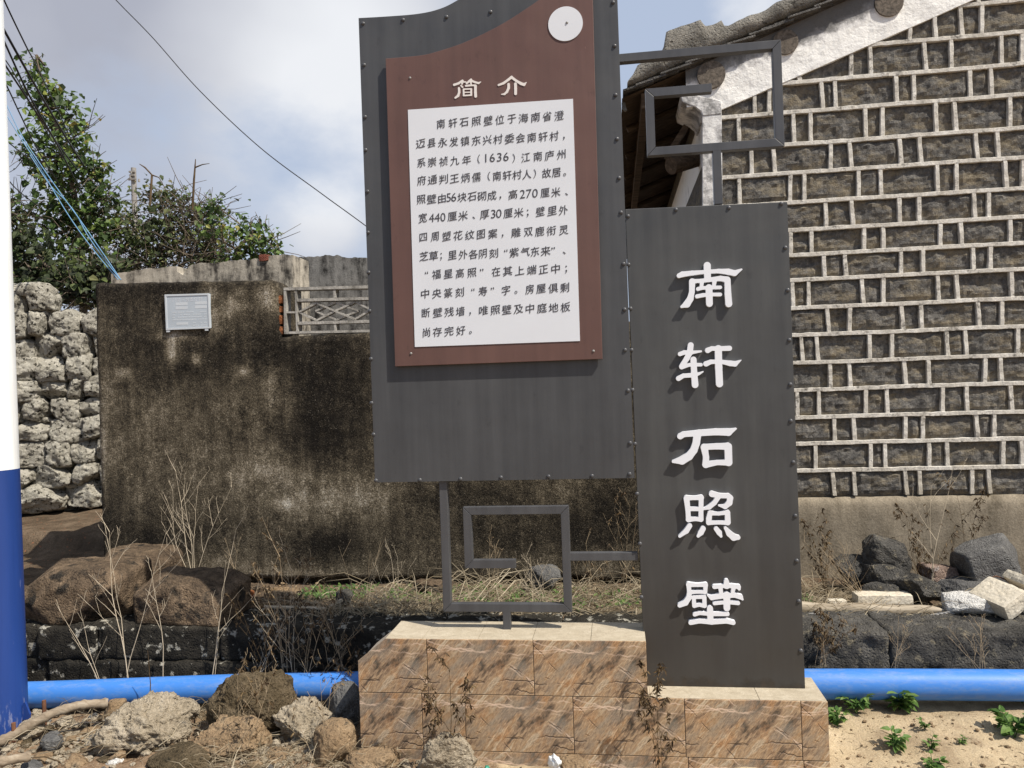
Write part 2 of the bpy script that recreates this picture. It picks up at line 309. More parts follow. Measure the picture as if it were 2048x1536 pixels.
MT.update(
    plaster=mat_plaster(), gable=mat_gable_stone(), mortar=mat_mortar(), whitewash=mat_whitewash(),
    steel=mat_panel('charcoal painted steel', (.042, .0435, .047), (.072, .074, .078)),
    steel_low=mat_panel('charcoal steel with foot rust and painted reflection', (.044, .045, .047), (.072, .0735, .0735), rust=True),
    tube=mat_panel('grey steel tube', (.050, .051, .056), (.082, .084, .090), .36),
    brown=mat_panel('red brown painted board', (.095, .050, .042), (.130, .068, .056), .5),
    sheet=flat_mat('white printed sheet', (.665, .69, .735), .5, .4, .03, 3),
    letter=flat_mat('white acrylic', (.76, .78, .83), .35, .5, .02, 5),
    ink=flat_mat('dark grey ink', (.06, .06, .07), .6, .2, .1),
    headink=flat_mat('cream lettering', (.72, .68, .65), .6, .3, .04),
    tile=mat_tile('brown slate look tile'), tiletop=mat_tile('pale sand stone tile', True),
    grout=flat_mat('grey grout', (.36, .31, .25), .9, .1, .2, 20),
    oldlight=mat_old_concrete('stained pale render', (.64, .58, .48), (.05, .045, .04), -.03),
    olddark=mat_old_concrete('blackened render', (.34, .325, .30), (.035, .033, .031), -.03),
    lattice=mat_old_concrete('grey cast concrete', (.50, .48, .44), (.17, .16, .14), .04),
    plinth=mat_old_concrete('tan cement plinth', (.31, .265, .20), (.10, .082, .058), .08),
    brick=stone_mat('orange brick', [(.3, (.22, .08, .035)), (.6, (.42, .17, .075)), (.8, (.48, .26, .15))], 12),
    lava=stone_mat('dark basalt', [(.3, (.04, .039, .037)), (.5, (.10, .096, .089)), (.7, (.20, .19, .172))], 8, (.26, .23, .17), 24, bump=1.0, spot_thr=(.57, .67)),
    lichen=stone_mat('black stone with white lichen', [(.3, (.014, .0135, .012)), (.5, (.035, .032, .027)), (.72, (.085, .076, .060))], 7, (.42, .40, .34), 20, spot_thr=(.58, .64)),
    tanblock=stone_mat('brown weathered stone', [(.34, (.065, .05, .038)), (.48, (.18, .132, .09)), (.62, (.33, .24, .16))], 7, (.05, .044, .037), 8, bump=1.0, spot_thr=(.54, .64), bdist=.018),
    fieldstone=stone_mat('pale lichened boulder', [(.28, (.10, .093, .078)), (.44, (.42, .395, .33)), (.6, (.60, .57, .49)), (.8, (.68, .65, .57))], 12, (.06, .055, .045), 26, bump=1.0, spot_thr=(.55, .61)),
    palerock=stone_mat('pale cement lump', [(.28, (.19, .155, .11)), (.48, (.45, .38, .28)), (.7, (.62, .55, .44))], 8, (.10, .095, .09), 14, bump=1.0, spot_thr=(.63, .69)),
    tanrock=stone_mat('tan rock', [(.28, (.16, .105, .062)), (.5, (.36, .255, .155)), (.72, (.50, .385, .26))], 6, (.09, .075, .055), 12, bump=.9, spot_thr=(.57, .66)),
    mossrock=stone_mat('mossy brown rock', [(.28, (.040, .032, .020)), (.48, (.125, .096, .058)), (.7, (.245, .19, .125))], 9, (.04, .034, .022), 16, bump=1.0, spot_thr=(.60, .68)),
    greyrock=stone_mat('grey basalt boulder', [(.3, (.08, .08, .082)), (.5, (.155, .153, .15)), (.72, (.27, .265, .255))], 9, (.26, .25, .23), 40, bump=.7, spot_thr=(.63, .7)),
    whitestone=stone_mat('white cut stone', [(.3, (.52, .46, .35)), (.5, (.66, .60, .49)), (.75, (.74, .70, .61))], 5, (.38, .30, .20), 11, bump=.25, spot_thr=(.62, .74)),
    chalk=stone_mat('rough white stone', [(.3, (.56, .54, .50)), (.5, (.72, .71, .68)), (.75, (.80, .79, .77))], 9, (.34, .31, .27), 14, bump=.6, spot_thr=(.66, .74)),
    pinkrock=stone_mat('pinkish boulder', [(.3, (.16, .11, .085)), (.5, (.30, .22, .18)), (.7, (.42, .33, .28))], 12, (.45, .43, .42), 14),
    redbrick=stone_mat('old red brick', [(.3, (.15, .05, .035)), (.6, (.27, .10, .07)), (.8, (.33, .16, .12))], 14),
    roof=stone_mat('grey weathered roof mortar', [(.28, (.11, .105, .095)), (.48, (.27, .255, .225)), (.7, (.43, .40, .35))], 6, (.05, .047, .043), 13, bump=.8, spot_thr=(.60, .68)),
    tilegrey=stone_mat('grey clay roof tile', [(.3, (.06, .058, .055)), (.5, (.15, .143, .135)), (.7, (.25, .24, .22))], 10),
    timber=mat_wood('old dark timber', [(.035, .024, .016), (.085, .058, .037), (.15, .105, .07)]),
    endgrain=mat_wood('grey log end', [(.05, .043, .036), (.13, .11, .09), (.22, .185, .15)], (6, 1, 6), 8),
    log=mat_wood('bleached log', [(.22, .18, .13), (.34, .29, .22), (.44, .39, .31)]),
    bamboo=mat_wood('dry bamboo', [(.13, .10, .07), (.25, .20, .145), (.36, .31, .24)]),
    straw=flat_mat('dry stalk', (.34, .265, .175), .85, .2, .3, 12),
    palestalk=flat_mat('bleached stalk', (.47, .40, .30), .85, .2, .2, 12),
    twig=flat_mat('grey brown twig', (.13, .105, .08), .9, .1, .3, 6),
    deadstalk=flat_mat('dead brown stalk', (.095, .066, .038), .9, .1, .35, 20),
    wire=flat_mat('black cable', (.012, .012, .014), .5, .4, .1),
    bluewire=flat_mat('pale blue cable', (.11, .25, .42), .5, .4, .1),
    galv=flat_mat('galvanised plate', (.43, .48, .53), .42, .5, .08, 5),
    galvmark=flat_mat('faded plate printing', (.54, .575, .61), .5, .4, .05, 5),
    pipe=mat_pipe(), poleblue=mat_pole('blue pole paint', (.016, .050, .22), (.22, .24, .36)),
    polewhite=mat_pole('white pole paint', (.88, .90, .90), (.74, .72, .66)),
    polegrey=flat_mat('grey concrete pole', (.26, .25, .235), .9, .1, .2),
    rust=flat_mat('rusty iron', (.12, .055, .03), .8, .3, .4, 20), rope=flat_mat('grey steel bar', (.24, .235, .225), .5, .5, .2, 40),
    ground=mat_ground(), plastic=flat_mat('white film', (.72, .74, .74), .4, .5, .08),
    green_bit=flat_mat('green plastic scrap', (.02, .22, .15), .4, .5, .1),
    earth=stone_mat('dark lane earth', [(.3, (.05, .036, .024)), (.5, (.13, .095, .064)), (.7, (.24, .18, .125))], 4, (.30, .13, .07), 30, bump=.6, spot_thr=(.62, .7)),
    vine=mat_leaf('vine leaf', [(.0, (.028, .040, .018)), (.35, (.060, .105, .030)), (.62, (.12, .19, .042)), (.82, (.22, .26, .06)), (.95, (.33, .27, .08))]),
    scrub=mat_leaf('scrub leaf', [(.0, (.024, .030, .018)), (.45, (.060, .080, .034)), (.75, (.115, .15, .05)), (.92, (.20, .18, .085))]),
    herb=mat_leaf('weed leaf', [(.0, (.055, .12, .028)), (.5, (.11, .21, .05)), (1.0, (.21, .31, .09))], .45),
    deadleaf=mat_leaf('dead leaf', [(.0, (.035, .022, .012)), (.6, (.10, .065, .032)), (1, (.20, .14, .07))], .2),
    grassblade=mat_leaf('dry grass blade', [(.0, (.10, .075, .045)), (.5, (.30, .24, .155)), (1, (.50, .43, .31))], .25),
)

class MB:
    def __init__(s): s.v = []; s.f = []; s.a = []; s.smooth = False
    def add(s, vs, fs, a=None):
        o = len(s.v); s.v += [tuple(p) for p in vs]; s.f += [tuple(i+o for i in f) for f in fs]
        s.a += ([a]*len(vs) if not isinstance(a, list) else a)
        return s
    def box(s, c, d, rot=None):
        h = [x/2 for x in d]; vs = [Vector((sx*h[0], sy*h[1], sz*h[2])) for sx in (-1, 1) for sy in (-1, 1) for sz in (-1, 1)]
        if rot is not None: vs = [rot @ v for v in vs]
        return s.add([v+Vector(c) for v in vs], [(0, 1, 3, 2), (4, 6, 7, 5), (0, 4, 5, 1), (2, 3, 7, 6), (0, 2, 6, 4), (1, 5, 7, 3)])
    def prism(s, poly, y0, y1):                            # polygon in x,z pushed from y0 to y1
        n = len(poly); area = sum(poly[i][0]*poly[(i+1) % n][1]-poly[(i+1) % n][0]*poly[i][1] for i in range(n))
        if area < 0: poly = poly[::-1]
        o = len(s.v)
        s.v += [(x, y0, z) for x, z in poly]+[(x, y1, z) for x, z in poly]; s.a += [None]*2*n
        tri = mg.tessellate_polygon([[Vector((x, z, 0)) for x, z in poly]])
        for t in tri:
            a, b, c = t; p = [poly[i] for i in t]
            if (p[1][0]-p[0][0])*(p[2][1]-p[0][1])-(p[2][0]-p[0][0])*(p[1][1]-p[0][1]) < 0: a, b, c = a, c, b
            s.f.append((o+a, o+b, o+c)); s.f.append((o+n+a, o+n+c, o+n+b))
        for i in range(n):
            j = (i+1) % n; s.f.append((o+j, o+i, o+n+i, o+n+j))
        return s
    def tube(s, pts, rad, seg=6, cap=True, a=None):
        pts = [Vector(p) for p in pts]; n = len(pts)
        if not isinstance(rad, (list, tuple)): rad = [rad]*n
        o = len(s.v); up = None
        for i, p in enumerate(pts):
            t = (pts[min(i+1, n-1)]-pts[max(i-1, 0)]).normalized()
            if up is None: up = t.orthogonal().normalized()
            else:
                up = up - t*up.dot(t); up = up.normalized() if up.length > 1e-6 else t.orthogonal().normalized()
            w = t.cross(up)
            for k in range(seg):
                an = 2*math.pi*k/seg; s.v.append(tuple(p+(up*math.cos(an)+w*math.sin(an))*rad[i])); s.a.append(a)
        for i in range(n-1):
            for k in range(seg):
                k2 = (k+1) % seg; s.f.append((o+i*seg+k, o+i*seg+k2, o+(i+1)*seg+k2, o+(i+1)*seg+k))
        if cap:
            for st_, rev in ((o, True), (o+(n-1)*seg, False)):
                c0 = len(s.v); s.v += [s.v[st_+k] for k in range(seg)]; s.a += [a]*seg
                t_ = tuple(range(c0, c0+seg)); s.f.append(t_[::-1] if rev else t_)
        return s
    def leaf(s, p, d, nrm, L, W, hue):
        p = Vector(p); d = d.normalized(); w = d.cross(nrm)
        if w.length < 1e-4: w = d.orthogonal()
        w.normalize(); n = w.cross(d)
        vs = [p, p+d*L*.3+w*W*.5+n*W*.16, p+d*L*.72+w*W*.3+n*W*.1, p+d*L-n*L*.10, p+d*L*.72-w*W*.3+n*W*.1, p+d*L*.3-w*W*.5+n*W*.16, p+d*L*.45]
        return s.add(vs, [(0, 1, 6), (1, 2, 6), (2, 3, 6), (3, 4, 6), (4, 5, 6), (5, 0, 6)], hue)
    def build(s, name, mat, parent=None, attr=None, smooth=None, loc=None, bevel=0, origin=None):
        off = Vector((0, 0, 0))
        if parent is not None:
            off = Vector(parent.location)
            if parent.parent is not None: off = off + Vector(parent.parent.location)
        elif loc is not None: off = Vector(loc)
        base = off.copy()
        if origin is not None: off = Vector(origin)
        me = bpy.data.meshes.new(name); me.from_pydata([tuple(Vector(p)-off) for p in s.v], [], s.f)
        if attr:
            at = me.attributes.new(attr, 'FLOAT', 'POINT'); at.data.foreach_set('value', [0 if x is None else x for x in s.a])
        me.update()
        if smooth if smooth is not None else s.smooth: me.polygons.foreach_set('use_smooth', [True]*len(me.polygons))
        me.materials.append(MT[mat])
        o = bpy.data.objects.new(name, me); col.objects.link(o)
        if parent is not None:
            o.parent = parent
            if origin is not None: o.location = off-base
        elif loc is not None: o.location = loc
        if bevel:
            b = o.modifiers.new('bevel', 'BEVEL'); b.width = bevel; b.segments = 2; b.limit_method = 'ANGLE'
        return o

def tag(o, label, cat, group=None, kind=None):
    if label: o['label'] = label
    if cat: o['category'] = cat
    if group: o['group'] = group
    if kind: o['kind'] = kind
    return o
def empty(name, loc, label, cat, group=None):
    o = bpy.data.objects.new(name, None); col.objects.link(o); o.location = loc; o.empty_display_size = .1
    return tag(o, label, cat, group)
def struct(o): o['kind'] = 'structure'; return o
def fbm(p, sc, oc=4): return mn.fractal(Vector(p)*sc, .9, 2.0, oc)

def crag(p):
    v = 0; a = .5
    for o in (1.0, 2.1, 4.3, 8.9):
        v += a*(1-2*abs(mn.noise(Vector(p)*o))*1.6); a *= .5
    return v
def rock_mesh(mb, c, r, seed, sub=4, amp=.22, box=.0, cuts=6, rotz=None, freq=1.3, tilt=0.0, fine=.03):
    rnd = random.Random(seed)
    bm = bmesh.new(); bmesh.ops.create_icosphere(bm, subdivisions=sub, radius=1)
    off = Vector((rnd.uniform(-50, 50), rnd.uniform(-50, 50), rnd.uniform(-50, 50)))
    planes = []
    for _ in range(cuts):
        n = Vector((rnd.gauss(0, 1), rnd.gauss(0, 1), rnd.gauss(0, 1))).normalized(); planes.append((n, rnd.uniform(.62, .88)))
    rz = Matrix.Rotation(rnd.uniform(0, 6.28) if rotz is None else rotz, 3, 'Z') @ Matrix.Rotation(tilt, 3, 'Y')
    vs = []
    for v in bm.verts:
        p = v.co.copy()
        if box > 0:
            m = max(abs(p.x), abs(p.y), abs(p.z)); p = p.lerp(p/m*.9, box)
        for n, d in planes:
            k = p.dot(n)-d
            if k > 0: p -= n*k*.92
        p *= 1+amp*mn.fractal(v.co*freq+off, .8, 2, 3)
        p += v.co*fine*(crag(v.co*3.1+off)+.8*mn.fractal(v.co*11+off, .5, 2, 4))
        vs.append(rz @ Vector((p.x*r[0], p.y*r[1], p.z*r[2]))+Vector(c))
    mb.add(vs, [tuple(v.index for v in f.verts) for f in bm.faces]); bm.free(); return mb

def rock(name, px, Y, mat, label, cat, seed, group=None, depth=None, rotz=0, **k):
    x0, y0, x1, y1 = px; c = P((x0+x1)/2, (y0+y1)/2, Y); s = mpx(Y); rx = (x1-x0)/2*s*1.08; rz = (y1-y0)/2*s*1.12
    mb = rock_mesh(MB(), c, (rx, depth or min(rx, rz)*1.0, rz), seed, rotz=rotz, **k)
    zb = min(v[2] for v in mb.v)
    return tag(mb.build(name, mat, loc=(c.x, c.y, zb), smooth=True), label, cat, group)

def rough_block(mb, x0, x1, y0, y1, z0, z1, seed, amp=.02, step=.04, rnd_=.03):
    """a stone block: subdivided box with softened edges and a broken face"""
    nx, ny, nz = [max(2, int(round(d/step))) for d in (x1-x0, y1-y0, z1-z0)]
    idx = {}; vs = []; fs = []
    def vid(i, j, k):
        if (i, j, k) in idx: return idx[i, j, k]
        u = Vector((i/nx*2-1, j/ny*2-1, k/nz*2-1)); d = Vector((x1-x0, y1-y0, z1-z0))/2
        p = Vector((u.x*d.x, u.y*d.y, u.z*d.z))
        q = Vector([max(-(e-rnd_), min(e-rnd_, a)) for a, e in zip(p, d)]); dd = p-q
        if dd.length > rnd_: p = q+dd.normalized()*rnd_
        c = p+Vector(((x0+x1)/2, (y0+y1)/2, (z0+z1)/2)); n = dd.normalized() if dd.length > 1e-6 else Vector((0, -1, 0))
        c += n*amp*(.7*fbm(c+Vector((seed, 0, 0)), 6, 3)+.8*crag((c+Vector((0, seed, 0)))*9)+.35*fbm(c+Vector((0, seed, 0)), 40, 3))
        idx[i, j, k] = len(vs); vs.append(c); return idx[i, j, k]
    for i in range(nx):
        for k in range(nz):
            fs.append((vid(i, 0, k), vid(i+1, 0, k), vid(i+1, 0, k+1), vid(i, 0, k+1)))
            fs.append((vid(i, ny, k), vid(i, ny, k+1), vid(i+1, ny, k+1), vid(i+1, ny, k)))
    for i in range(nx):
        for j in range(ny):
            fs.append((vid(i, j, nz), vid(i+1, j, nz), vid(i+1, j+1, nz), vid(i, j+1, nz)))
            fs.append((vid(i, j, 0), vid(i, j+1, 0), vid(i+1, j+1, 0), vid(i+1, j, 0)))
    for j in range(ny):
        for k in range(nz):
            fs.append((vid(0, j, k), vid(0, j, k+1), vid(0, j+1, k+1), vid(0, j+1, k)))
            fs.append((vid(nx, j, k), vid(nx, j+1, k), vid(nx, j+1, k+1), vid(nx, j, k+1)))
    return mb.add(vs, fs)

# ------------------------------------------------------------------ ground
TZ = .325                                                   # level of the terrace behind the pipe
def gz(x, y):
    b = -.015+.075*max(0, min(1, (x-.2)/.6))*max(0, min(1, (y-2.9)/.55)) - .03*max(0, min(1, (-1.6-x)/1.5))
    left = max(0, min(1, (-.9-x)/.4))
    b += left*.035*max(0, fbm((x, y, 3.3), 3.0, 4)+.2) + .014*fbm((x, y, 1.1), 6, 4) + .006*fbm((x, y, 7.7), 26, 4)
    return b
def ground():
    mb = MB(); x0, x1, y0, y1, st = -4.6, 3.4, 1.4, 3.95, .026
    nx, ny = int((x1-x0)/st), int((y1-y0)/st); vs = []; fs = []; at = []
    for j in range(ny+1):
        for i in range(nx+1):
            x, y = x0+i*st, y0+j*st; vs.append((x, y, gz(x, y))); at.append(max(0, min(1, .5+(x+.55)*.7)))
    for j in range(ny):
        for i in range(nx):
            a = j*(nx+1)+i; fs.append((a, a+1, a+nx+2, a+nx+1))
    mb.add(vs, fs, at); struct(mb.build('ground', 'ground', attr='sand', smooth=True))
    far = MB(); S = 600
    far.add([(-S, -S, -.12), (S, -S, -.12), (S, S, -.12), (-S, S, -.12)], [(0, 1, 2, 3)], .4)
    struct(far.build('terrain', 'ground', attr='sand'))
    # terrace top and the lane running off at the left
    mb = MB(); x0, x1, y0, y1, st = -9, 4.5, 3.80, 9.6, .06
    nx, ny = int((x1-x0)/st), int((y1-y0)/st); vs = []; fs = []
    for j in range(ny+1):
        for i in range(nx+1):
            x, y = x0+i*st, y0+j*st
            z = TZ-.012+.016*fbm((x, y, 5), 3.5, 4)+.005*fbm((x, y, 9), 20, 3)+.03*max(0, y-5.2)+.04*max(0, min(1, (x+5.8)/1.2))*max(0, min(1, (y-5)/2))
            k = max(0, min(1, (-3.3-x)/.12))*max(0, min(1, (y-4.15)/.1))                  # the lane lies a step lower
            st2 = max(0, min(1, (y-6.15-.08*fbm((x, 2, 2), 2, 2))/.09))
            z -= k*(.15*(1-st2)+.02*abs(fbm((x, y, 15), 9, 3)))
            vs.append((x, y, z))
    for j in range(ny):
        for i in range(nx):
            a = j*(nx+1)+i; fs.append((a, a+1, a+nx+2, a+nx+1))
    mb.add(vs, fs); struct(mb.build('lane', 'earth', smooth=True))
ground()

# ------------------------------------------------------------------ lettering: brush strokes -> outline -> cut letter
def strokes_to_loops(strokes, sx, ox, oy, res=.5, k=.16, mv=None):
    segs = []
    for st in strokes:
        for (a, b) in zip(st[:-1], st[1:]): segs.append((a, b))
        if len(st) == 1: segs.append((st[0], st[0]))
    allp = [p for s_ in strokes for p in s_]
    m = max(p[2] for p in allp)+6
    xa, xb = min(p[0] for p in allp)-m, max(p[0] for p in allp)+m; ya, yb = min(p[1] for p in allp)-m, max(p[1] for p in allp)+m
    h = res*sx; X, Y = np.meshgrid(np.arange(xa, xb, h), np.arange(ya, yb, h)); kk = 1.0/(k*sx*5)
    acc = np.zeros_like(X)
    for a, b in segs:
        dx, dy = b[0]-a[0], b[1]-a[1]; l2 = dx*dx+dy*dy+1e-9
        t = np.clip(((X-a[0])*dx+(Y-a[1])*dy)/l2, 0, 1)
        d = np.hypot(X-a[0]-t*dx, Y-a[1]-t*dy)-(a[2]+t*(b[2]-a[2]))
        acc += np.exp(-np.clip(d*kk, -60, 60))
    D = -np.log(acc+1e-30)/kk
    D[0, :] = D[-1, :] = 1; D[:, 0] = D[:, -1] = 1
    ny, nx = D.shape; nxt = {}
    def ip(i0, j0, i1, j1):
        a, b = D[j0, i0], D[j1, i1]; t = a/(a-b); return (xa+h*(i0+t*(i1-i0)), ya+h*(j0+t*(j1-j0)))
    inside = D < 0
    cells = inside[:-1, :-1].astype(int)+2*inside[:-1, 1:]+4*inside[1:, 1:]+8*inside[1:, :-1]
    js, is_ = np.where((cells > 0) & (cells < 15)); pos = {}
    for j, i in zip(js, is_):
        c = cells[j, i]
        E = {'t': ((i, j, 'h'), (i, j, i+1, j)), 'r': ((i+1, j, 'v'), (i+1, j, i+1, j+1)), 'b': ((i, j+1, 'h'), (i, j+1, i+1, j+1)), 'l': ((i, j, 'v'), (i, j, i, j+1))}
        tab = {1: ['lt'], 2: ['tr'], 3: ['lr'], 4: ['rb'], 5: ['lt', 'rb'], 6: ['tb'], 7: ['lb'], 8: ['bl'], 9: ['bt'], 10: ['tr', 'bl'], 11: ['br'], 12: ['rl'], 13: ['rt'], 14: ['tl']}
        for e in tab[c]:
            ka, ca = E[e[0]]; kb, cb = E[e[1]]
            if ka not in pos: pos[ka] = ip(*ca)
            if kb not in pos: pos[kb] = ip(*cb)
            nxt.setdefault(ka, []).append(kb); nxt.setdefault(kb, []).append(ka)
    loops = []; seen = set()
    for s0 in nxt:
        if s0 in seen: continue
        lp = [s0]; seen.add(s0); cur = s0
        while True:
            c = [q for q in nxt[cur] if q not in seen]
            if not c: break
            cur = c[0]; seen.add(cur); lp.append(cur)
        if len(lp) > 8: loops.append([pos[q] for q in lp])
    out = []
    for lp in loops:
        q = [lp[0]]
        for p in lp[1:]:
            if math.hypot(p[0]-q[-1][0], p[1]-q[-1][1]) > .55*sx: q.append(p)
        if len(q) > 5: out.append([(ox+x/sx, oy+y/sx) for x, y in q])
    return out

def loops_object(name, loops, Yfront, thick, mat, parent):
    cu = bpy.data.curves.new(name, 'CURVE'); cu.dimensions = '2D'; cu.fill_mode = 'BOTH'; cu.extrude = thick/2
    for lp in loops:
        pts = [P(x, y, Yfront) for x, y in lp]
        sp = cu.splines.new('POLY'); sp.points.add(len(pts)-1); sp.use_cyclic_u = True
        for q, p in zip(sp.points, pts): q.co = (p.x, p.z, 0, 1)
    o = bpy.data.objects.new(name, cu); col.objects.link(o)
    dg = bpy.context.evaluated_depsgraph_get(); me = bpy.data.meshes.new_from_object(o.evaluated_get(dg))
    bpy.data.objects.remove(o)
    off = Vector(parent.location)+(Vector(parent.parent.location) if parent.parent else Vector())
    vs = [Vector((v.co.x, Yfront+thick/2-v.co.z, v.co.y))-off for v in me.vertices]
    for v, p in zip(me.vertices, vs): v.co = p
    me.materials.clear(); me.materials.append(MT[mat]); me.name = name
    o = bpy.data.objects.new(name, me); col.objects.link(o); o.parent = parent
    return o

CH = {
 'nan': (5.12, 1320, 500, [[(195,262,24),(230,248,28),(330,235,24),(455,224,19),(600,215,22),(700,222,31),(765,236,29),(835,198,9)],
   [(484,158,36),(488,290,34)], [(330,322,32),(327,430,28),(310,500,33),(275,553,36),(222,580,14)], [(330,320,22),(420,315,20),(500,305,22),(620,290,26),(690,302,31)],
   [(692,312,31),(697,450,33),(705,550,35)], [(430,325,22),(425,370,18)], [(558,325,22),(552,370,18)], [(390,398,20),(430,388,18),(500,385,18),(618,382,18)],
   [(380,474,21),(440,462,20),(520,455,18),(617,455,19)], [(502,385,35),(507,548,34)]]),
 'xuan': (5.12, 1320, 500, [[(205,1065,22),(250,1048,22),(330,1048,18),(420,1037,10)], [(315,975,30),(305,1050,30),(275,1110,28),(235,1172,26),(222,1192,26)],
   [(222,1200,22),(300,1175,18),(420,1174,18)], [(343,1122,31),(350,1250,31),(360,1380,34)], [(190,1315,26),(240,1287,22),(350,1280,24),(400,1266,14),(440,1246,7)],
   [(490,1027,28),(530,1008,22),(600,1010,24),(712,1006,26)], [(473,1165,28),(520,1145,23),(620,1142,20),(720,1160,28),(768,1165,28),(830,1128,5)], [(598,1010,36),(602,1200,36),(610,1370,36)]]),
 'shi': (5.69, 1320, 830, [[(230,243,34),(270,220,31),(450,205,36),(640,192,38),(780,195,42),(868,155,8)], [(425,230,44),(413,320,42),(385,400,42),(330,470,45),(250,518,46),(150,530,16)],
   [(505,370,40),(525,480,34),(520,565,38)], [(500,365,33),(650,357,34),(775,358,40)], [(777,360,42),(782,540,42)], [(525,565,36),(650,543,27),(785,540,36)]]),
 'zhao': (5.69, 1320, 830, [[(303,950,33),(318,1080,28),(325,1190,28)], [(303,945,28),(400,945,22),(470,940,30)], [(470,940,27),(467,1080,27),(467,1188,28)], [(320,1070,24),(467,1070,24)], [(325,1190,30),(400,1184,22),(467,1188,27)],
   [(592,900,34),(680,920,27),(780,922,27),(800,945,33),(790,1000,34),(742,1043,28),(670,1030,9)], [(665,935,27),(620,1000,27),(560,1050,26),(500,1070,12)],
   [(570,1112,26),(558,1180,31),(553,1225,28)], [(570,1118,25),(670,1124,19),(770,1108,26)], [(770,1112,29),(772,1222,33)], [(553,1228,24),(670,1225,20),(775,1226,26)],
   [(338,1262,29),(300,1320,30),(225,1380,17)], [(490,1295,31),(465,1340,31),(435,1378,18)], [(640,1295,27),(675,1340,30),(695,1380,16)], [(745,1285,18),(790,1350,34),(840,1393,38),(890,1395,26)]]),
 'bi': (5.69, 1320, 1130, [[(325,225,27),(430,230,19),(520,226,25)], [(520,226,25),(515,310,22)], [(335,312,22),(430,308,17),(515,308,21)], [(325,222,25),(335,310,25),(330,370,31),(290,430,33),(225,460,25)],
   [(385,373,21),(388,430,23),(392,465,23)], [(380,368,19),(502,363,22)], [(505,370,24),(508,460,23)], [(390,465,22),(450,455,19),(508,465,25)],
   [(757,188,28),(760,235,38)], [(620,250,24),(700,242,20),(820,240,23),(895,250,25),(902,274,17)], [(688,260,25),(697,315,22)], [(838,262,24),(828,312,21)],
   [(545,345,11),(590,373,27),(680,356,30),(850,345,26),(918,365,27),(940,392,12)], [(620,438,20),(760,424,20),(890,435,22)], [(760,345,38),(762,490,37)],
   [(570,497,34),(575,640,34)], [(395,565,22),(450,550,18),(580,558,24),(770,560,22)], [(350,657,26),(450,640,24),(590,648,30),(760,640,26),(835,658,25)]]),
 'jian': (10.24, 880, 130, [[(290,405,24),(380,375,22),(460,320,22)], [(460,343,16),(530,348,12)], [(455,370,20),(450,387,16)], [(545,375,18),(600,330,22),(637,295,20)], [(637,320,22),(720,352,20),(790,370,20),(835,345,8)], [(632,360,18),(636,385,15)],
   [(430,420,15),(460,450,18)], [(388,475,23),(392,560,23),(370,630,24),(315,670,20)], [(530,425,20),(600,418,17),(700,415,16),(725,425,26)], [(725,425,26),(725,560,26),(730,640,28)],
   [(482,500,17),(485,620,17)], [(482,494,14),(640,488,14)], [(638,490,17),(640,612,17)], [(490,560,11),(640,555,11)], [(482,626,14),(640,616,16)]]),
 'jie': (10.24, 880, 130, [[(1200,410,20),(1300,372,24),(1400,300,24),(1467,245,26)], [(1467,252,26),(1560,322,24),(1660,380,29),(1720,400,29),(1768,355,7)], [(1405,392,26),(1405,470,26),(1370,550,24),(1320,595,20),(1260,600,10)], [(1545,385,28),(1548,480,28),(1548,588,28)]]),
}

# ------------------------------------------------------------------ the notice sign
Z1, Z2 = (800, 190, 5.389), (800, 440, 5.389)
LINES = [
 (Z1, 310, 220, '南440轩570石690照822壁950位1075于1205海1330南1460省1585澄1715'),
 (Z1, 523, 436, '迈222县340永460发580镇700东822兴940村1055委1180会1298南1420轩1542村1660，1765'),
 (Z1, 728, 692, '系230崇345祯468九590年718（848'), (Z1, 681, 640, '）1225江1355南1485庐1610州1737'),
 (Z1, 920, 830, '府232通350判468王587炳705儒822（958南1045轩1155村1260人1367）1452故1580居1685。1775'),
 (Z1, 1125, 1040, '照228壁340由452块668石775砌882成990，1080高1217厘1563米1680、1795'),
 (Z1, 1325, 1240, '宽245厘563米680、795厚912厘1165米1280；1375壁1512里1640外1760'),
 (Z2, 185, 108, '四250周375塑502花625纹752图872案1000，1105雕1250双1383鹿1505衔1630灵1765'),
 (Z2, 390, 325, '芝258草362；442里565外680各790阴893刻1010“1140紫1230气1350东1455来1570”1650、1770'),
 (Z2, 590, 520, '“285福392星520高645照775”880在1035其1160上1290端1420正1547中1677；1790'),
 (Z2, 795, 728, '中270央397篆520刻643“785寿893”995字1142。1250房1397屋1520俱1650剩1775'),
 (Z2, 1000, 938, '断278壁405残530墙650，755唯900照1028壁1150及1277中1400庭1530地1655板1783'),
 (Z2, 1210, 1185, '尚285存403完528好655。760')]
DIGITS = [(Z1, 680, [('1', 925), ('6', 995), ('3', 1070), ('6', 1143)]), (Z1, 1105, [('5', 525), ('6', 580)]), (Z1, 1068, [('2', 1320), ('7', 1388), ('0', 1455)]),
          (Z1, 1325, [('4', 340), ('4', 400), ('0', 463)]), (Z1, 1282, [('3', 1005), ('0', 1065)])]
_gl = {}
def glyph(ch, off):
    if (ch, off) in _gl: return _gl[ch, off]
    cu = bpy.data.curves.new('g', 'FONT'); cu.body = ch; cu.size = 1; cu.resolution_u = 3; cu.fill_mode = 'FRONT'
    o = bpy.data.objects.new('g', cu); col.objects.link(o)
    dg = bpy.context.evaluated_depsgraph_get(); dg.update(); me = bpy.data.meshes.new_from_object(o.evaluated_get(dg))
    vs = [(v.co.x, v.co.y) for v in me.vertices]; fs = [tuple(p.vertices) for p in me.polygons]
    bpy.data.objects.remove(o); bpy.data.meshes.remove(me); _gl[ch, off] = (vs, fs); return vs, fs

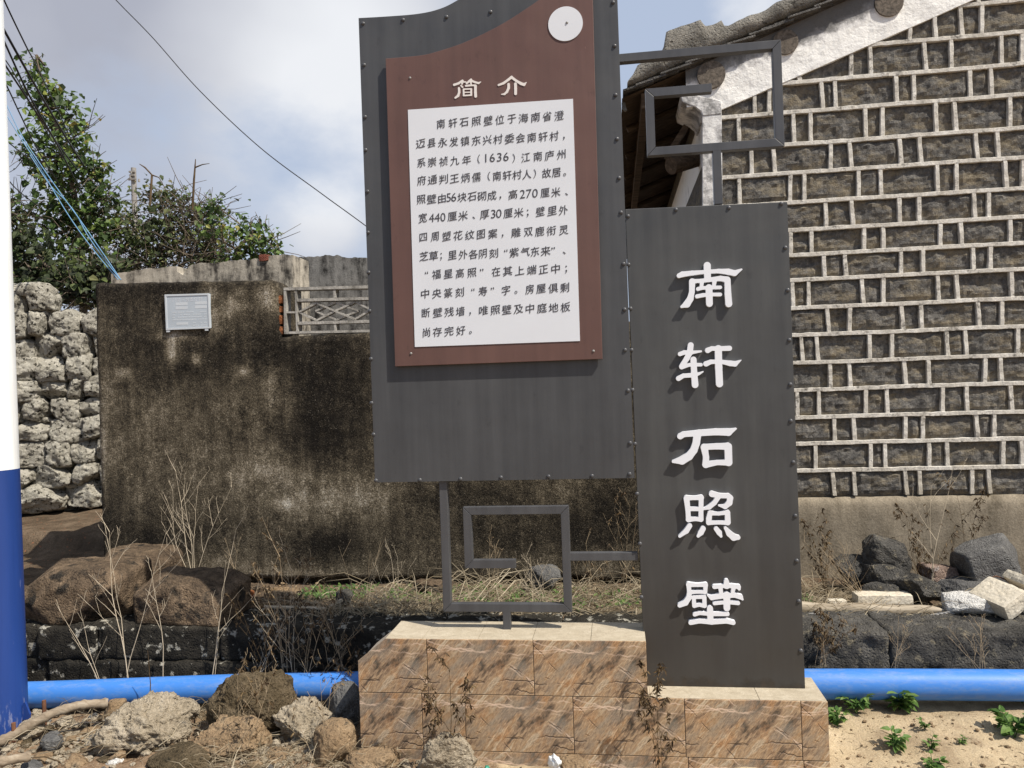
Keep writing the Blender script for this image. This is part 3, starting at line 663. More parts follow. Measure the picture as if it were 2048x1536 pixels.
def parse(sx):
    out = []; i = 0
    while i < len(sx):
        j = i+1
        while j < len(sx) and sx[j].isdigit() and ord(sx[j]) < 128: j += 1
        out.append((sx[i], int(sx[i+1:j]))); i = j
    return out

def description_text(Yt, parent):
    S = 3.165/FPX; rnd = random.Random(4)
    def put(mb, ch, px, py, em, weight, shear):
        vs, fs = glyph(ch, 0)
        if not vs: return
        c = P(px, py, Yt)
        x0 = (min(v[0] for v in vs)+max(v[0] for v in vs))/2
        y0 = .36 if ch in '，；。、“”（）' else (min(v[1] for v in vs)+max(v[1] for v in vs))/2
        r = rnd.uniform(-.035, .035); wx = 1+rnd.uniform(-.06, .05)
        for k in range(2 if weight else 1):                  # a second pass of the brush thickens the stroke
            pts = []
            for x, y in vs:
                X, Yv = (x-x0)*wx+k*weight, (y-y0)-k*weight*.6
                pts.append((c.x+(X+Yv*(.05+r*.6))*em, Yt-k*.00025, c.z+(Yv+X*(shear+r))*em))
            mb.add(pts, fs)
    rows = [[LINES[0]], [LINES[1]], [LINES[2], LINES[3]]]+[[l] for l in LINES[4:]]
    digs = {2: [0], 4: [1, 2], 5: [3, 4]}
    for i, row in enumerate(rows):
        mb = MB()
        for (o, ya, yb, tx) in row:
            cs = parse(tx); xa, xb = cs[0][1], cs[-1][1]
            for ch, x in cs:
                y = ya+(yb-ya)*(x-xa)/max(1, xb-xa)
                put(mb, ch, o[0]+x/o[2], o[1]+y/o[2], (20.5 if ch not in '，；。、（）' else 19)*S, .014 if ch not in '，；。、（）“”' else .012, .13)
        for d in digs.get(i, []):
            o, y, ds = DIGITS[d]
            for ch, x in ds: put(mb, ch, o[0]+x/o[2], o[1]+(y-(x-ds[0][1])*.07)/o[2], 25*S, 0, .05)
        mb.build('text_line', 'ink', parent)

def rectify(path, Y, first='h'):
    pts = [P(x, y, Y) for x, y in path]; k = first
    for a, b in zip(pts[:-1], pts[1:]):
        if k == 'h': m = (a.z+b.z)/2; a.z = b.z = m; k = 'v'
        else: m = (a.x+b.x)/2; a.x = b.x = m; k = 'h'
    return [(p.x, p.z) for p in pts]

def fret(name, path, first, Y, w, d, parent):
    pts = rectify(path, Y, first); k = first
    root = bpy.data.objects.new(name, None); col.objects.link(root); root.parent = parent
    mb_all = []
    for i, (a, b) in enumerate(zip(pts[:-1], pts[1:])):
        h = w/2
        dirv = (1 if b[0] > a[0] else -1, 0) if k == 'h' else (0, 1 if b[1] > a[1] else -1)
        nrm = (-dirv[1], dirv[0])
        def mit(at, prev):
            # mitred corner points (left, right)
            if prev is None: return [(at[0]+nrm[0]*h, at[1]+nrm[1]*h), (at[0]-nrm[0]*h, at[1]-nrm[1]*h)]
            pd, sgn = prev
            t = sgn*(dirv[0]*pd[1]-dirv[1]*pd[0])
            return [(at[0]+nrm[0]*h+dirv[0]*h*t, at[1]+nrm[1]*h+dirv[1]*h*t), (at[0]-nrm[0]*h-dirv[0]*h*t, at[1]-nrm[1]*h-dirv[1]*h*t)]
        def dv(p, q): 
            l = math.hypot(q[0]-p[0], q[1]-p[1]); return ((q[0]-p[0])/l, (q[1]-p[1])/l)
        A = mit(a, (dv(pts[i-1], a), -1) if i else None); B = mit(b, (dv(b, pts[i+2]), -1) if i+2 < len(pts) else None)
        if i+2 < len(pts):
            nd = dv(b, pts[i+2]); t = dirv[0]*nd[1]-dirv[1]*nd[0]     # >0 turns left
            B = [(b[0]+nrm[0]*h-dirv[0]*h*t, b[1]+nrm[1]*h-dirv[1]*h*t), (b[0]-nrm[0]*h+dirv[0]*h*t, b[1]-nrm[1]*h+dirv[1]*h*t)]
        if i:
            pd = dv(pts[i-1], a); t = pd[0]*dirv[1]-pd[1]*dirv[0]
            A = [(a[0]+nrm[0]*h+dirv[0]*h*t, a[1]+nrm[1]*h+dirv[1]*h*t), (a[0]-nrm[0]*h-dirv[0]*h*t, a[1]-nrm[1]*h-dirv[1]*h*t)]
        g = .0006
        A = [(p[0]+dirv[0]*g, p[1]+dirv[1]*g) for p in A]; B = [(p[0]-dirv[0]*g, p[1]-dirv[1]*g) for p in B]
        MB().prism([A[0], B[0], B[1], A[1]], Y, Y+d).build('bar', 'tube', root, bevel=.0015)
        k = 'v' if k == 'h' else 'h'
    return root, pts

def dome(mb, c, r, h):
    o = len(mb.v); seg = 10
    vs = []; fs = []
    for j, (rr, yy) in enumerate(((r, 0), (r*.93, -h*.45), (r*.6, -h*.88))):
        for k in range(seg): a = 2*math.pi*k/seg; vs.append((c.x+rr*math.cos(a), c.y+yy, c.z+rr*math.sin(a)))
    vs.append((c.x, c.y-h, c.z))
    for j in range(2):
        for k in range(seg): k2 = (k+1) % seg; fs.append((j*seg+k, j*seg+k2, (j+1)*seg+k2, (j+1)*seg+k))
    for k in range(seg): fs.append((2*seg+k, 2*seg+(k+1) % seg, 3*seg))
    mb.add(vs, fs); return mb

def sign():
    YS = 3.2
    root = empty('notice_sign', (-.2, YS, .262), 'tall charcoal steel notice sign with a brown text board and five large white characters', 'sign')
    q = lambda pts, Y=YS: [(P(x, y, Y).x, P(x, y, Y).z) for x, y in pts]
    # upper left panel
    def smooth_curve(ctrl, n=40):
        ctrl = [Vector((x, y, 0)) for x, y in ctrl]; out = []
        for i in range(len(ctrl)-1):
            p0, p1, p2, p3 = ctrl[max(i-1, 0)], ctrl[i], ctrl[i+1], ctrl[min(i+2, len(ctrl)-1)]
            for t in [j/6 for j in range(6)]:
                out.append(.5*((2*p1)+(p2-p0)*t+(2*p0-5*p1+4*p2-p3)*t*t+(3*p1-p0-3*p2+p3)*t**3))
        return [(p.x, p.y) for p in out]+[(ctrl[-1].x, ctrl[-1].y)]
    top = smooth_curve([(717, 36), (770, 33), (832, 28), (875, 19), (912, 2), (980, -42), (1060, -95), (1140, -128), (1230, -140)])
    poly = q(top+[(1269, 956), (750, 965)])
    MB().prism(poly, YS, YS+.06).build('text_panel', 'steel', root, bevel=.002)
    # name panel
    npoly = q([(1250.5, 418), (1575, 403), (1611, 1378), (1291, 1371)])
    npz = min(z for x, z in npoly)
    npoly = [(x, z if z > .5 else .262) for x, z in npoly]
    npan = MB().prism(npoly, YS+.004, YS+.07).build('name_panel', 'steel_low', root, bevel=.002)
    # brown board on spacers
    YB = YS-.024
    bt = smooth_curve([(771, 117), (837, 111), (870, 104), (930, 84), (1000, 50), (1060, 12), (1120, -30), (1184, -62)])
    bpoly = q(bt+[(1205, 718), (790, 733)], YB)
    board = MB().prism(bpoly, YB, YB+.014).build('brown_board', 'brown', root, bevel=.0015)
    for x, y in ((820, 156), (822, 707), (1187, 702), (1131, 47)):
        c = P(x, y, YB); MB().tube([(c.x, YB+.0135, c.z), (c.x, YS+.002, c.z)], .012, 10).build('spacer', 'tube', board)
    sh = q([(816, 220), (1146, 198), (1160, 682), (830, 694)], YB)
    sheet = MB().prism(sh, YB-.0025, YB+.001).build('text_sheet', 'sheet', board)
    description_text(YB-.0036, board)
    cc = P(1131, 48, YB); rr = 34.5*mpx(YB)
    MB().prism([(cc.x+rr*math.cos(a*math.pi/32), cc.z+rr*math.sin(a*math.pi/32)) for a in range(64)], YB-.003, YB+.001).build('white_disc', 'sheet', board)
    for x, y in ((820, 156), (822, 707), (1187, 702), (1134, 46)):
        p = P(x, y, YB); p.y = YB-(.003 if x == 1134 else 0); dome(MB(), p, .0055, .004).build('screw', 'rope', board, smooth=True)
    for kx in ('jian', 'jie'):
        s, ox, oy, st = CH[kx]; loops_object('heading_character', strokes_to_loops(st, s, ox, oy, .18, .06), YB-.0022, .003, 'headink', board)
    for kx in ('nan', 'xuan', 'shi', 'zhao', 'bi'):
        s, ox, oy, st = CH[kx]; loops_object('name_character', strokes_to_loops(st, s, ox, oy, .35, .08), YS-.0145, .0195, 'letter', root)
    # domed bolts along the edges
    bolts = [(726, 47), (728, 130), (730, 234), (731, 300), (735, 383), (736, 465), (737, 545), (739, 622), (742, 718), (743, 806), (747, 869), (806, 40), (893, 34), (981, 24),
        (1226, 5), (1229, 92), (1231, 190), (1234, 278), (1238, 356), (1242, 425), (1247, 528), (1249, 619), (1250, 700), (1256, 781), (1260, 886), (1259, 948),
        (752, 961), (840, 960), (921, 958), (1002, 955), (1097, 953), (1184, 952),
        (1256, 432), (1257, 529), (1261, 617), (1263, 700), (1265, 780), (1270, 888), (1274, 988), (1280, 1088), (1283, 1195), (1352, 419), (1458, 415), (1563, 407),
        (1571, 495), (1576, 580), (1579, 680), (1581, 769), (1582, 842), (1587, 925), (1591, 1032), (1594, 1122), (1598, 1203), (1602, 1302)]
    for i, (x, y) in enumerate(bolts):
        p = P(x, y, YS); p.y = YS+(.004 if i >= 32 else 0); dome(MB(), p, .0088, .006).build('bolt', 'tube', root, smooth=True)
    # square tube frets
    fret('upper_fret', [(1238, 116), (1553, 88), (1561, 287), (1305, 300), (1297, 187), (1424, 173)], 'h', YS+.014, .034, .034, root)
    fret('lower_fret', [(887, 962), (893, 1219), (1138, 1213), (1127, 1019), (933, 1023), (938, 1131), (1031, 1126)], 'v', YS+.014, .034, .034, root)
    for nm, a, b in (('strut', (1434, 300), (1437, 408)), ('strut', (1138, 1114), (1276, 1113)), ('post', (1013, 1216), (1014, 1262))):
        A, B = P(*a, YS+.015), P(*b, YS+.015)
        if nm == 'strut' and abs(a[1]-b[1]) < 20: A.z = B.z = (A.z+B.z)/2; bx = ((A.x+B.x)/2, YS+.031, A.z); dm = (abs(B.x-A.x), .033, .033)
        else:
            if nm == 'post': B.z = .484
            A.x = B.x = (A.x+B.x)/2; bx = (A.x, YS+.031, (A.z+B.z)/2); dm = (.033, .0335, abs(A.z-B.z))
        MB().box(bx, dm).build(nm, 'tube', root, bevel=.0015)
    # tiled pedestal
    ped = empty('pedestal', (-.15, 3.2, -.05), 'stepped sign pedestal clad in brown slate-look tiles', 'pedestal')
    F, Bk = 3.08, 3.325; xl, xs, xr = -1.09, .091, .771; g = .0014
    core = MB(); core.prism([(xl+.006, -.3), (xr-.006, -.3), (xr-.006, .255), (xs-.006, .255), (xs-.006, .477), (xl+.122, .477), (xl+.006, .388)], F+.007, Bk-.004)
    core.build('core', 'grout', ped)
    rows = [(.484, .2635, [718, 856, 1069, 1291]), (.2605, .0345, [719, 843, 929, 1145, 1368, 1601, 1658]), (.0315, -.2, [721, 925, 1146, 1372, 1603, 1661])]
    for zt, zb, xs_ in rows:
        X = [P(x, 1390, F).x for x in xs_]; X[0] = xl; X[-1] = xs if zt > .4 else xr
        for a, b in zip(X[:-1], X[1:]):
            pl = [(a+g, zb), (b-g, zb), (b-g, zt), (a+g, zt)]
            if a == xl and zt > .4: pl = [(a, zb), (b-g, zb), (b-g, zt), (xl+.118, zt), (a, .392)]
            MB().prism(pl, F, F+.008).build('front_tile', 'tile', ped, bevel=.0015, origin=(a if b-a > .36 or a != xl else b-.44, F, zt))
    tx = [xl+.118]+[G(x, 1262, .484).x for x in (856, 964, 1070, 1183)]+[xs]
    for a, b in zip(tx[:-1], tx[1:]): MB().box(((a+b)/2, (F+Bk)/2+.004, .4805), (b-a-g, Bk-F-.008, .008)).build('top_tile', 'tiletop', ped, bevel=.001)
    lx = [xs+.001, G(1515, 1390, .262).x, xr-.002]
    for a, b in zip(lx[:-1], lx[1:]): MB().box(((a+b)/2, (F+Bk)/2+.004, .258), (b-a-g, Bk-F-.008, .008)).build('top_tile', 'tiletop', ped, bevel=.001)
    MB().prism([(xs-.0065, .263), (xs, .263), (xs, .476), (xs-.0065, .476)], F+.0085, Bk).build('side_tile', 'tile', ped)
    MB().prism([(xr-.0055, -.2), (xr, -.2), (xr, .2535), (xr-.0055, .2535)], F+.0085, Bk-.001).build('side_tile', 'tile', ped)
sign()

# ------------------------------------------------------------------ blue and white pole, blue water pipe
def pole():
    Yp = 3.22; r = .105
    bx = P(46, 1450, Yp).x-r; tx = P(3, 240, Yp).x-r
    zb, zt = -.06, 5.2; zmid = P(20, 939, Yp).z
    xa = lambda z: bx+(tx-bx)*(z-zb)/(P(3, 240, Yp).z-zb)
    root = empty('pole', (bx, Yp, zb), 'thick round pole painted white above and blue below', 'pole')
    MB().tube([(xa(zb), Yp, zb), (xa(zmid-.0005), Yp, zmid-.0005)], r, 40).build('blue_band', 'poleblue', root, smooth=True, bevel=0)
    MB().tube([(xa(zmid), Yp, zmid), (xa(zt), Yp, zt)], r-.001, 40).build('white_shaft', 'polewhite', root, smooth=True)
    q = [P(x, y, Yp) for x, y in ((46, 1409), (51, 1403), (61, 1428), (60, 1436), (45, 1440))]
    MB().prism([(p.x, p.z) for p in q], Yp-.005, Yp+.005).build('gusset', 'poleblue', root)
    for p in ((88, 1405), (27, 1450)):
        c = P(*p, Yp+.05 if p[0] > 50 else Yp-.13); MB().tube([(c.x, c.y, -.06), (c.x, c.y, c.z+.01)], .009, 8).build('anchor_bolt', 'rust', root)
pole()
def water_pipe():
    def pt(x, y, Y): return P(x, y, Y)
    pts = [(-6.0, 3.47, -.06), pt(50, 1393, 3.5), pt(380, 1378, 3.52), pt(700, 1370, 3.54), pt(1250, 1368, 3.55), pt(1650, 1368, 3.55), pt(2048, 1369, 3.55), (4.6, 3.57, .16)]
    ref = []
    for a, b in zip(pts[:-1], pts[1:]):
        a, b = Vector(a), Vector(b)
        ref += [a.lerp(b, t/6) for t in range(6)]
    ref.append(Vector(pts[-1]))
    for _ in range(12): ref = [ref[0]]+[(ref[i-1]+ref[i]*2+ref[i+1])/4 for i in range(1, len(ref)-1)]+[ref[-1]]
    tag(MB().tube(ref, .0645, 36).build('water_pipe', 'pipe', smooth=True, loc=(0, 3.55, .05)), 'bright blue plastic water pipe lying on the ground behind the pedestal', 'pipe')
water_pipe()

# ------------------------------------------------------------------ terrace edge of dark stone
def terrace():
    root = empty('retaining_wall', (-1, 3.9, -.1), 'low dark lichened stone retaining wall behind the blue pipe', 'wall')
    mb = MB()
    xs = [-4.4, -3.6, -3.05, -2.72, -2.05, -1.5, -.9, -.3, .3]
    for i, (a, b) in enumerate(zip(xs[:-1], xs[1:])):
        rough_block(mb, a+.004, b-.004, 3.70+.02*math.sin(i*2.1), 4.06, .154, .325, i*3.7, .012, .018, .012)
    xs = [-4.5, -3.9, -3.0, -2.4, -1.9, -1.3, -.6, .3]
    for i, (a, b) in enumerate(zip(xs[:-1], xs[1:])):
        rough_block(mb, a+.004, b-.004, 3.69+.02*math.sin(i*1.3+1), 4.06, -.12, .153, i*5.1+40, .012, .018, .012)
    mb.build('left_course', 'lichen', root, smooth=True)
    mb = MB()
    xs = [.305, 1.2, 2.05, 3.0, 4.2]
    for i, (a, b) in enumerate(zip(xs[:-1], xs[1:])):
        rough_block(mb, a+.002, b-.002, 3.69, 4.12, -.1, .333, i*7.7+90, .015, .016, .014)
    mb.build('right_course', 'lava', root, smooth=True)
    def blk(px, Y, d, mat, label, seed, amp=.03, rz=0, **k):
        x0, y0, x1, y1 = px; a, b = P(x0, y1, Y), P(x1, y0, Y)
        mb = rough_block(MB(), a.x, b.x, Y, Y+d, min(a.z, TZ), b.z, seed, amp*.22, .013, .012)
        rnd = random.Random(seed); cc = Vector(((a.x+b.x)/2, Y+d/2, (TZ+b.z)/2)); hd = Vector((b.x-a.x, d, b.z-TZ))/2
        cut = [(Vector((rnd.uniform(-1, 1), rnd.uniform(-1, -.1), rnd.uniform(-.3, 1))).normalized(), rnd.uniform(.98, 1.3)) for _ in range(10)]
        nv = []
        for p in mb.v:
            u = Vector(p)-cc; q = Vector((u.x/hd.x, u.y/hd.y, u.z/hd.z))
            for n_, o_ in cut:
                kk = q.dot(n_)-o_
                if kk > 0: q -= n_*kk*.95
            nv.append(tuple(cc+Vector((q.x*hd.x, q.y*hd.y, q.z*hd.z))+.006*Vector((0, -1, .4))*crag(u*14+Vector((seed, 0, 0)))))
        mb.v = nv
        c = Vector(((a.x+b.x)/2, Y+d/2, TZ)); m = Matrix.Rotation(rz, 3, 'Z')
        mb.v = [tuple(c+m @ (Vector(p)-c)) for p in mb.v]
        tag(mb.build('stone_block', mat, loc=c, smooth=True), label, 'stone', 'loose blocks on the terrace edge')
    blk((18, 1148, 212, 1252), 3.72, .42, 'tanblock', 'long brown stone block on the ledge beside the blue pole', 11, .035, .08)
    blk((176, 1112, 302, 1180), 4.2, .35, 'tanblock', 'tan stone block behind two others at the corner of the plaster wall', 23, .03, -.2)
    blk((244, 1166, 440, 1252), 3.74, .34, 'tanblock', 'rough broken brown stone block right of the long one, half in shade', 37, .045, -.08)
terrace()

# ------------------------------------------------------------------ plaster wall with lattice
STAIN = [(360, 570, 260, 30, .30), (360, 725, 110, 55, .32), (520, 690, 60, 45, .22), (650, 760, 110, 130, .34), (640, 870, 90, 60, .2), (300, 1085, 70, 50, .30), (655, 1090, 70, 35, .40), (900, 1010, 160, 60, .2),
    (1200, 1030, 110, 70, .35), (1000, 1080, 200, 25, .15), (280, 620, 60, 60, .15), (250, 680, 50, 30, .1), (220, 1020, 40, 120, .12), (430, 1060, 80, 40, .1),
    (345, 702, 14, 30, -.75), (393, 719, 11, 10, -.6), (247, 746, 13, 11, -.5), (485, 744, 11, 9, -.55), (420, 582, 22, 16, -.45), (345, 672, 40, 10, -.4), (430, 640, 10, 40, -.25), (535, 592, 26, 24, -.45), (468, 612, 20, 22, -.38), (478, 582, 12, 10, -.4),
    (540, 785, 32, 48, -.28), (640, 1000, 130, 34, -.22), (545, 940, 80, 30, -.24), (575, 1010, 25, 14, -.3), (1140, 985, 60, 40, -.2), (760, 1000, 60, 40, -.2), (350, 870, 150, 110, -.05), (330, 1130, 120, 22, -.15), (560, 1150, 160, 18, -.18), (215, 930, 18, 40, -.2), (205, 860, 12, 120, -.2), (575, 830, 14, 30, -.15), (700, 960, 50, 20, -.1)]
def stain_at(p):
    x, y = pj(p); v = .485
    for cx, cy, rx, ry, a in STAIN:
        e = ((x-cx)/rx)**2+((y-cy)/ry)**2
        if e < 6: v += a*math.exp(-e)
    return v
def plaster_wall():
    Y = 4.6; root = empty('plaster_wall', (-1.5, Y, TZ), 'old blackened plaster wall with a concrete lattice window behind the sign', 'wall')
    mb = MB(); st = .028
    def section(x0, x1, zt, lround, rround, th=.30):
        nx = int((x1-x0)/st); prof = []
        cols_ = []
        for i in range(nx+1):
            x = x0+(x1-x0)*i/nx; zb = TZ+.035+.02*fbm((x, 0, 0), 5, 3); T = zt(x)+.012*fbm((x, 4, 0), 9, 4)
            el = max(0, 1-(x-x0)/.05) if lround else 0; er = max(0, 1-(x1-x)/.05) if rround else 0
            e = max(el, er); yo = .05*(1-math.sqrt(max(0, 1-e*e)))
            e0 = el
            if rround and er > 0: T -= .06*(1-math.sqrt(max(0, 1-er*er)))
            colv = []; nz = 70
            for j in range(nz+1):
                z = zb+(T-.03-zb)*j/nz
                d = .008*fbm((x, z, 2), 3, 4)+.003*fbm((x, z, 8), 25, 3)
                colv.append(Vector((x, Y+(yo if (not rround or er == 0 or z > 1.885) else 0)-d, z)))
            for a in (30, 60, 90): colv.append(Vector((x, Y+yo+.03*(1-math.cos(R(a))), T-.03+.03*math.sin(R(a)))))
            colv.append(Vector((x, Y+th*.5, T+.01*fbm((x, 1, 3), 8, 3)))); colv.append(Vector((x, Y+th, T-.02))); colv.append(Vector((x, Y+th, TZ-.1))); colv.append(Vector((x, Y+.06, TZ-.1))); colv.append(Vector((x, Y+.06, zb+.0)))
            cols_.append(colv)
        m = len(cols_[0]); vs = [p for c in cols_ for p in c]; fs = []
        for i in range(nx):
            for j in range(m-1): fs.append((i*m+j, (i+1)*m+j, (i+1)*m+j+1, i*m+j+1))
            fs.append((i*m+m-1, (i+1)*m+m-1, (i+1)*m, i*m))
        nv = len(vs); vs = vs+cols_[0]+cols_[-1]; fs.append(tuple(nv+k for k in range(m))); fs.append(tuple(nv+m+k for k in range(m))[::-1])
        mb.add(vs, fs, [stain_at(p) for p in vs])
    xm = P(557, 600, Y).x
    section(-3.345, xm, lambda x: 2.272-.033*(x+3.3), True, True)
    section(xm, .62, lambda x: 1.875, False, False)
    mb.build('wall', 'plaster', root, attr='stain', smooth=True)
    MB().box((-3.47, 6.75, 1.2), (.22, 3.3, 2.1)).build('side_wall', 'oldlight', root)
    # broken brick edge
    for k, (y0, y1) in enumerate(((588, 606), (610, 625), (629, 648), (652, 668))):
        a, b = P(555, y1, Y), P(562, y0, Y)
        rough_block(MB(), xm-.03, b.x, Y+.03, Y+.10, a.z, b.z, k*3.3, .006, .02, .008).build('brick', 'brick', root)
    mb = MB(); xs = [xm+.015]
    lat = bpy.data.objects.new('lattice', None); col.objects.link(lat); lat.parent = root
    def bar(pts, w, shift=0, y0=.0, d=.06, mbx=None):
        m_ = mbx or mb
        for a, b in zip(pts[:-1], pts[1:]):
            A = P(540+(a[0]+shift)/9.31, 540+(a[1]-shift*.025)/9.31, Y); B = P(540+(b[0]+shift)/9.31, 540+(b[1]-shift*.025)/9.31, Y)
            t = Vector((B.x-A.x, 0, B.z-A.z)); t.normalize(); n = Vector((-t.z, 0, t.x))*(w/9.31*mpx(Y)/2)
            m_.prism([(A.x+n.x, A.z+n.z), (B.x+n.x, B.z+n.z), (B.x-n.x, B.z-n.z), (A.x-n.x, A.z-n.z)], Y+.02+y0, Y+.02+d)
    E2 = 4200
    bar([(228, 345), (1820+E2, 305-E2*.025)], 56, d=.075); bar([(240, 1165), (1830+E2, 1140-E2*.025)], 48, d=.075)
    bar([(250, 372), (255, 1142)], 50, 0, .002, .072); bar([(452, 372), (478, 1140)], 42, 0, .003, .071)
    bar([(272, 780), (447, 780)], 36, 0, .005, .06); bar([(472, 555), (1815+E2, 520-E2*.025)], 56, 0, .001, .07); bar([(490, 985), (1820+E2, 945-E2*.025)], 56, 0, .001, .07)
    mb.build('frame', 'lattice', lat); mb = MB()
    for kx in range(3):
        s = kx*1345
        bar([(1172, 345), (1180, 505)], 46, s, .004, .066); bar([(1182, 985), (1190, 1130)], 46, s, .004, .066)
        for z, pl in enumerate(([(500, 775), (830, 605), (1185, 760), (1540, 905)], [(500, 775), (830, 930), (1180, 750), (1550, 585), (1845, 722)], [(800, 755), (1180, 592), (1600, 745)], [(800, 757), (1200, 915), (1600, 747)], [(1540, 905), (1845, 724)])):
            bar(pl, 36, s, .008+.003*z, .045+.003*z)
    mb.build('diamond_bars', 'lattice', lat)
plaster_wall()

def plaque():
    Y = 4.585; a = P(330, 660, Y); root = empty('notice_plaque', (P(376, 625, Y).x, Y, a.z), 'small silver metal notice plate fixed on the plaster wall', 'plaque')
    q = lambda pts, Yq: [(P(x, y, Yq).x, P(x, y, Yq).z) for x, y in pts]
    MB().prism(q([(330, 590), (418, 587), (421, 656), (333, 660)], Y), Y, Y+.022).build('plate', 'galv', root, bevel=.002)
    fr = MB()
    O = q([(329, 589), (417.5, 586.5), (420.5, 656.5), (332, 660)], Y-.003); I = q([(332.5, 592.5), (415, 590), (417.5, 653.5), (335, 656.5)], Y-.003)
    for i in range(4):
        j = (i+1) % 4; fr.prism([O[i], O[j], I[j], I[i]], Y-.003, Y-.0002)
    for x, y in ((336, 660.5), (413, 657.5)): c = P(x, y, Y); fr.box((c.x, Y+.005, c.z-.004), (.022, .012, .016))
    fr.build('rim', 'galvmark', root)
    tx = MB(); S = mpx(Y)
    for i, ch in enumerate('门前三包责任制'):
        vs, fs = glyph(ch, .012); c = P(349+i*8.6, 600.2-i*.3, Y-.0005); x0 = .5; y0 = .36
        tx.add([(c.x+(x-x0)*9*S, Y-.0008, c.z+(y-y0)*9*S) for x, y in vs], fs)
    tx.build('heading', 'sheet', root)
    bx = MB()
    for x0, y0, x1, y1 in ((351, 605, 375, 611), (390, 603, 414, 609), (351, 613, 375, 619), (390, 611, 414, 617), (353, 645, 376, 650)):
        bx.prism(q([(x0, y0), (x1, y0-(x1-x0)*.03), (x1, y1-(x1-x0)*.03), (x0, y1)], Y), Y-.0006, Y+.001)
    rnd = random.Random(3)
    for y in (624, 629, 634, 639, 646, 651):                # worn print: no longer legible specks
        x = 345 if y < 640 else 386
        while x < 413:
            w = rnd.uniform(1.2, 2.6)
            if rnd.random() < .8: bx.prism(q([(x, y-(x-345)*.03), (x+w, y-(x-345)*.03), (x+w, y+2-(x-345)*.03), (x, y+2.2-(x-345)*.03)], Y), Y-.0006, Y+.001)
            x += w+1.1
    bx.build('form_fields', 'galvmark', root)
plaque()

# ------------------------------------------------------------------ ruined house walls behind
def back_walls():
    Y = 5.25
    def top_wall(name, prof, Y, d, mat, label, zb=.3):
        mb = MB(); n = 0; pts = []
        for (x0, y0), (x1, y1) in zip(prof[:-1], prof[1:]):
            m = max(1, int(abs(x1-x0)/3))
            for k in range(m): pts.append((x0+(x1-x0)*k/m, y0+(y1-y0)*k/m))
        pts.append(prof[-1]); W = []
        for i, (x, y) in enumerate(pts):
            p = P(x, y, Y); W.append((p.x, p.z+.018*fbm((p.x, 0, 3), 9, 4)))
        poly = [(W[0][0], zb)]+W+[(W[-1][0], zb)]
        mb.prism(poly, Y, Y+d); c = ((W[0][0]+W[-1][0])/2, Y, zb)
        return tag(mb.build(name, mat, loc=c), label, 'wall')
    top_wall('house_wall', [(222, 548), (300, 537), (353, 533), (355, 545), (366, 548), (378, 529), (440, 524), (520, 517), (530, 512), (584, 508)], Y, .3, 'oldlight', 'pale streaked ruined wall top above the plaster wall', )
    b = P(527, 516, Y-.01); mb = rough_block(MB(), b.x-.035, b.x+.035, Y-.012, Y+.12, b.z-.02, b.z+.028, 4, .006, .02, .01)
    tag(mb.build('broken_brick', 'redbrick', loc=(b.x, Y, b.z-.02)), 'broken red brick set in the top of the pale ruined wall', 'brick')
    top_wall('garden_wall', [(560, 518), (590, 514), (640, 513), (650, 508), (665, 513), (740, 515), (900, 510)], 5.9, .25, 'olddark', 'blackened grey wall seen through and above the concrete lattice')
back_walls()

# ------------------------------------------------------------------ dry stone wall on the lane
def stone_wall():
    mb = MB(); rnd = random.Random(17)
    x0, y0, x1, y1 = -7.6, 6.5, -4.85, 7.6; L = math.hypot(x1-x0, y1-y0); ux, uy = (x1-x0)/L, (y1-y0)/L
    zb0 = .40; H = 2.75; z = zb0; row = 0; ang = math.atan2(uy, ux)
    while z < H-.1:
        h = rnd.uniform(.20, .26); t = rnd.uniform(-.1, 0)
        while t < L:
            w = rnd.uniform(.17, .36) if row else rnd.uniform(.3, .5)
            hh = h*rnd.uniform(.98, 1.14)
            if z+h > H-.26*max(0, (t-1.5)/1.2): t += w; continue
            c = Vector((x0+ux*(t+w/2), y0+uy*(t+w/2)+rnd.uniform(-.03, .03), z+h/2+.05*(t/L)+rnd.uniform(-.012, .012)))
            rock_mesh(mb, c, (w*.585, .2, hh*.60), rnd.random()*1e6, 5, .14, .45, 3, ang+rnd.uniform(-.08, .08), 1.4, rnd.uniform(-.1, .1), .035)
            if rnd.random() < .3: rock_mesh(mb, c+Vector((ux*w*.5, uy*w*.5-.06, rnd.choice((-1, 1))*h*.5)), (.045, .06, .03), rnd.random()*1e6, 2, .2, .2, 3)
            t += w
        z += h*.965; row += 1
    # packed earth core so no light shows through the joints
    n = Vector((-uy, ux, 0))
    a, b = Vector((x0, y0, 0))+n*.12, Vector((x1, y1, 0))+n*.12
    o = len(mb.v); q = [a, b, b+n*.25, a+n*.25]
    mb.add([(p.x, p.y, .2) for p in q]+[(p.x, p.y, H-.38) for p in q], [(0, 1, 5, 4), (1, 2, 6, 5), (2, 3, 7, 6), (3, 0, 4, 7), (4, 5, 6, 7)])
    for k in range(5):
        t = k/7*L+.2; c = Vector((x0+ux*t, y0+uy*t, H-.10)); rock_mesh(mb, c, (.24, .2, .10), k*77+5, 3, .2, .4, 4)
    tag(mb.build('stone_wall', 'fieldstone', loc=(-5.8, 7.2, .4), smooth=True), 'dry stone wall of rounded pale lichened boulders beside the lane', 'wall')
stone_wall()

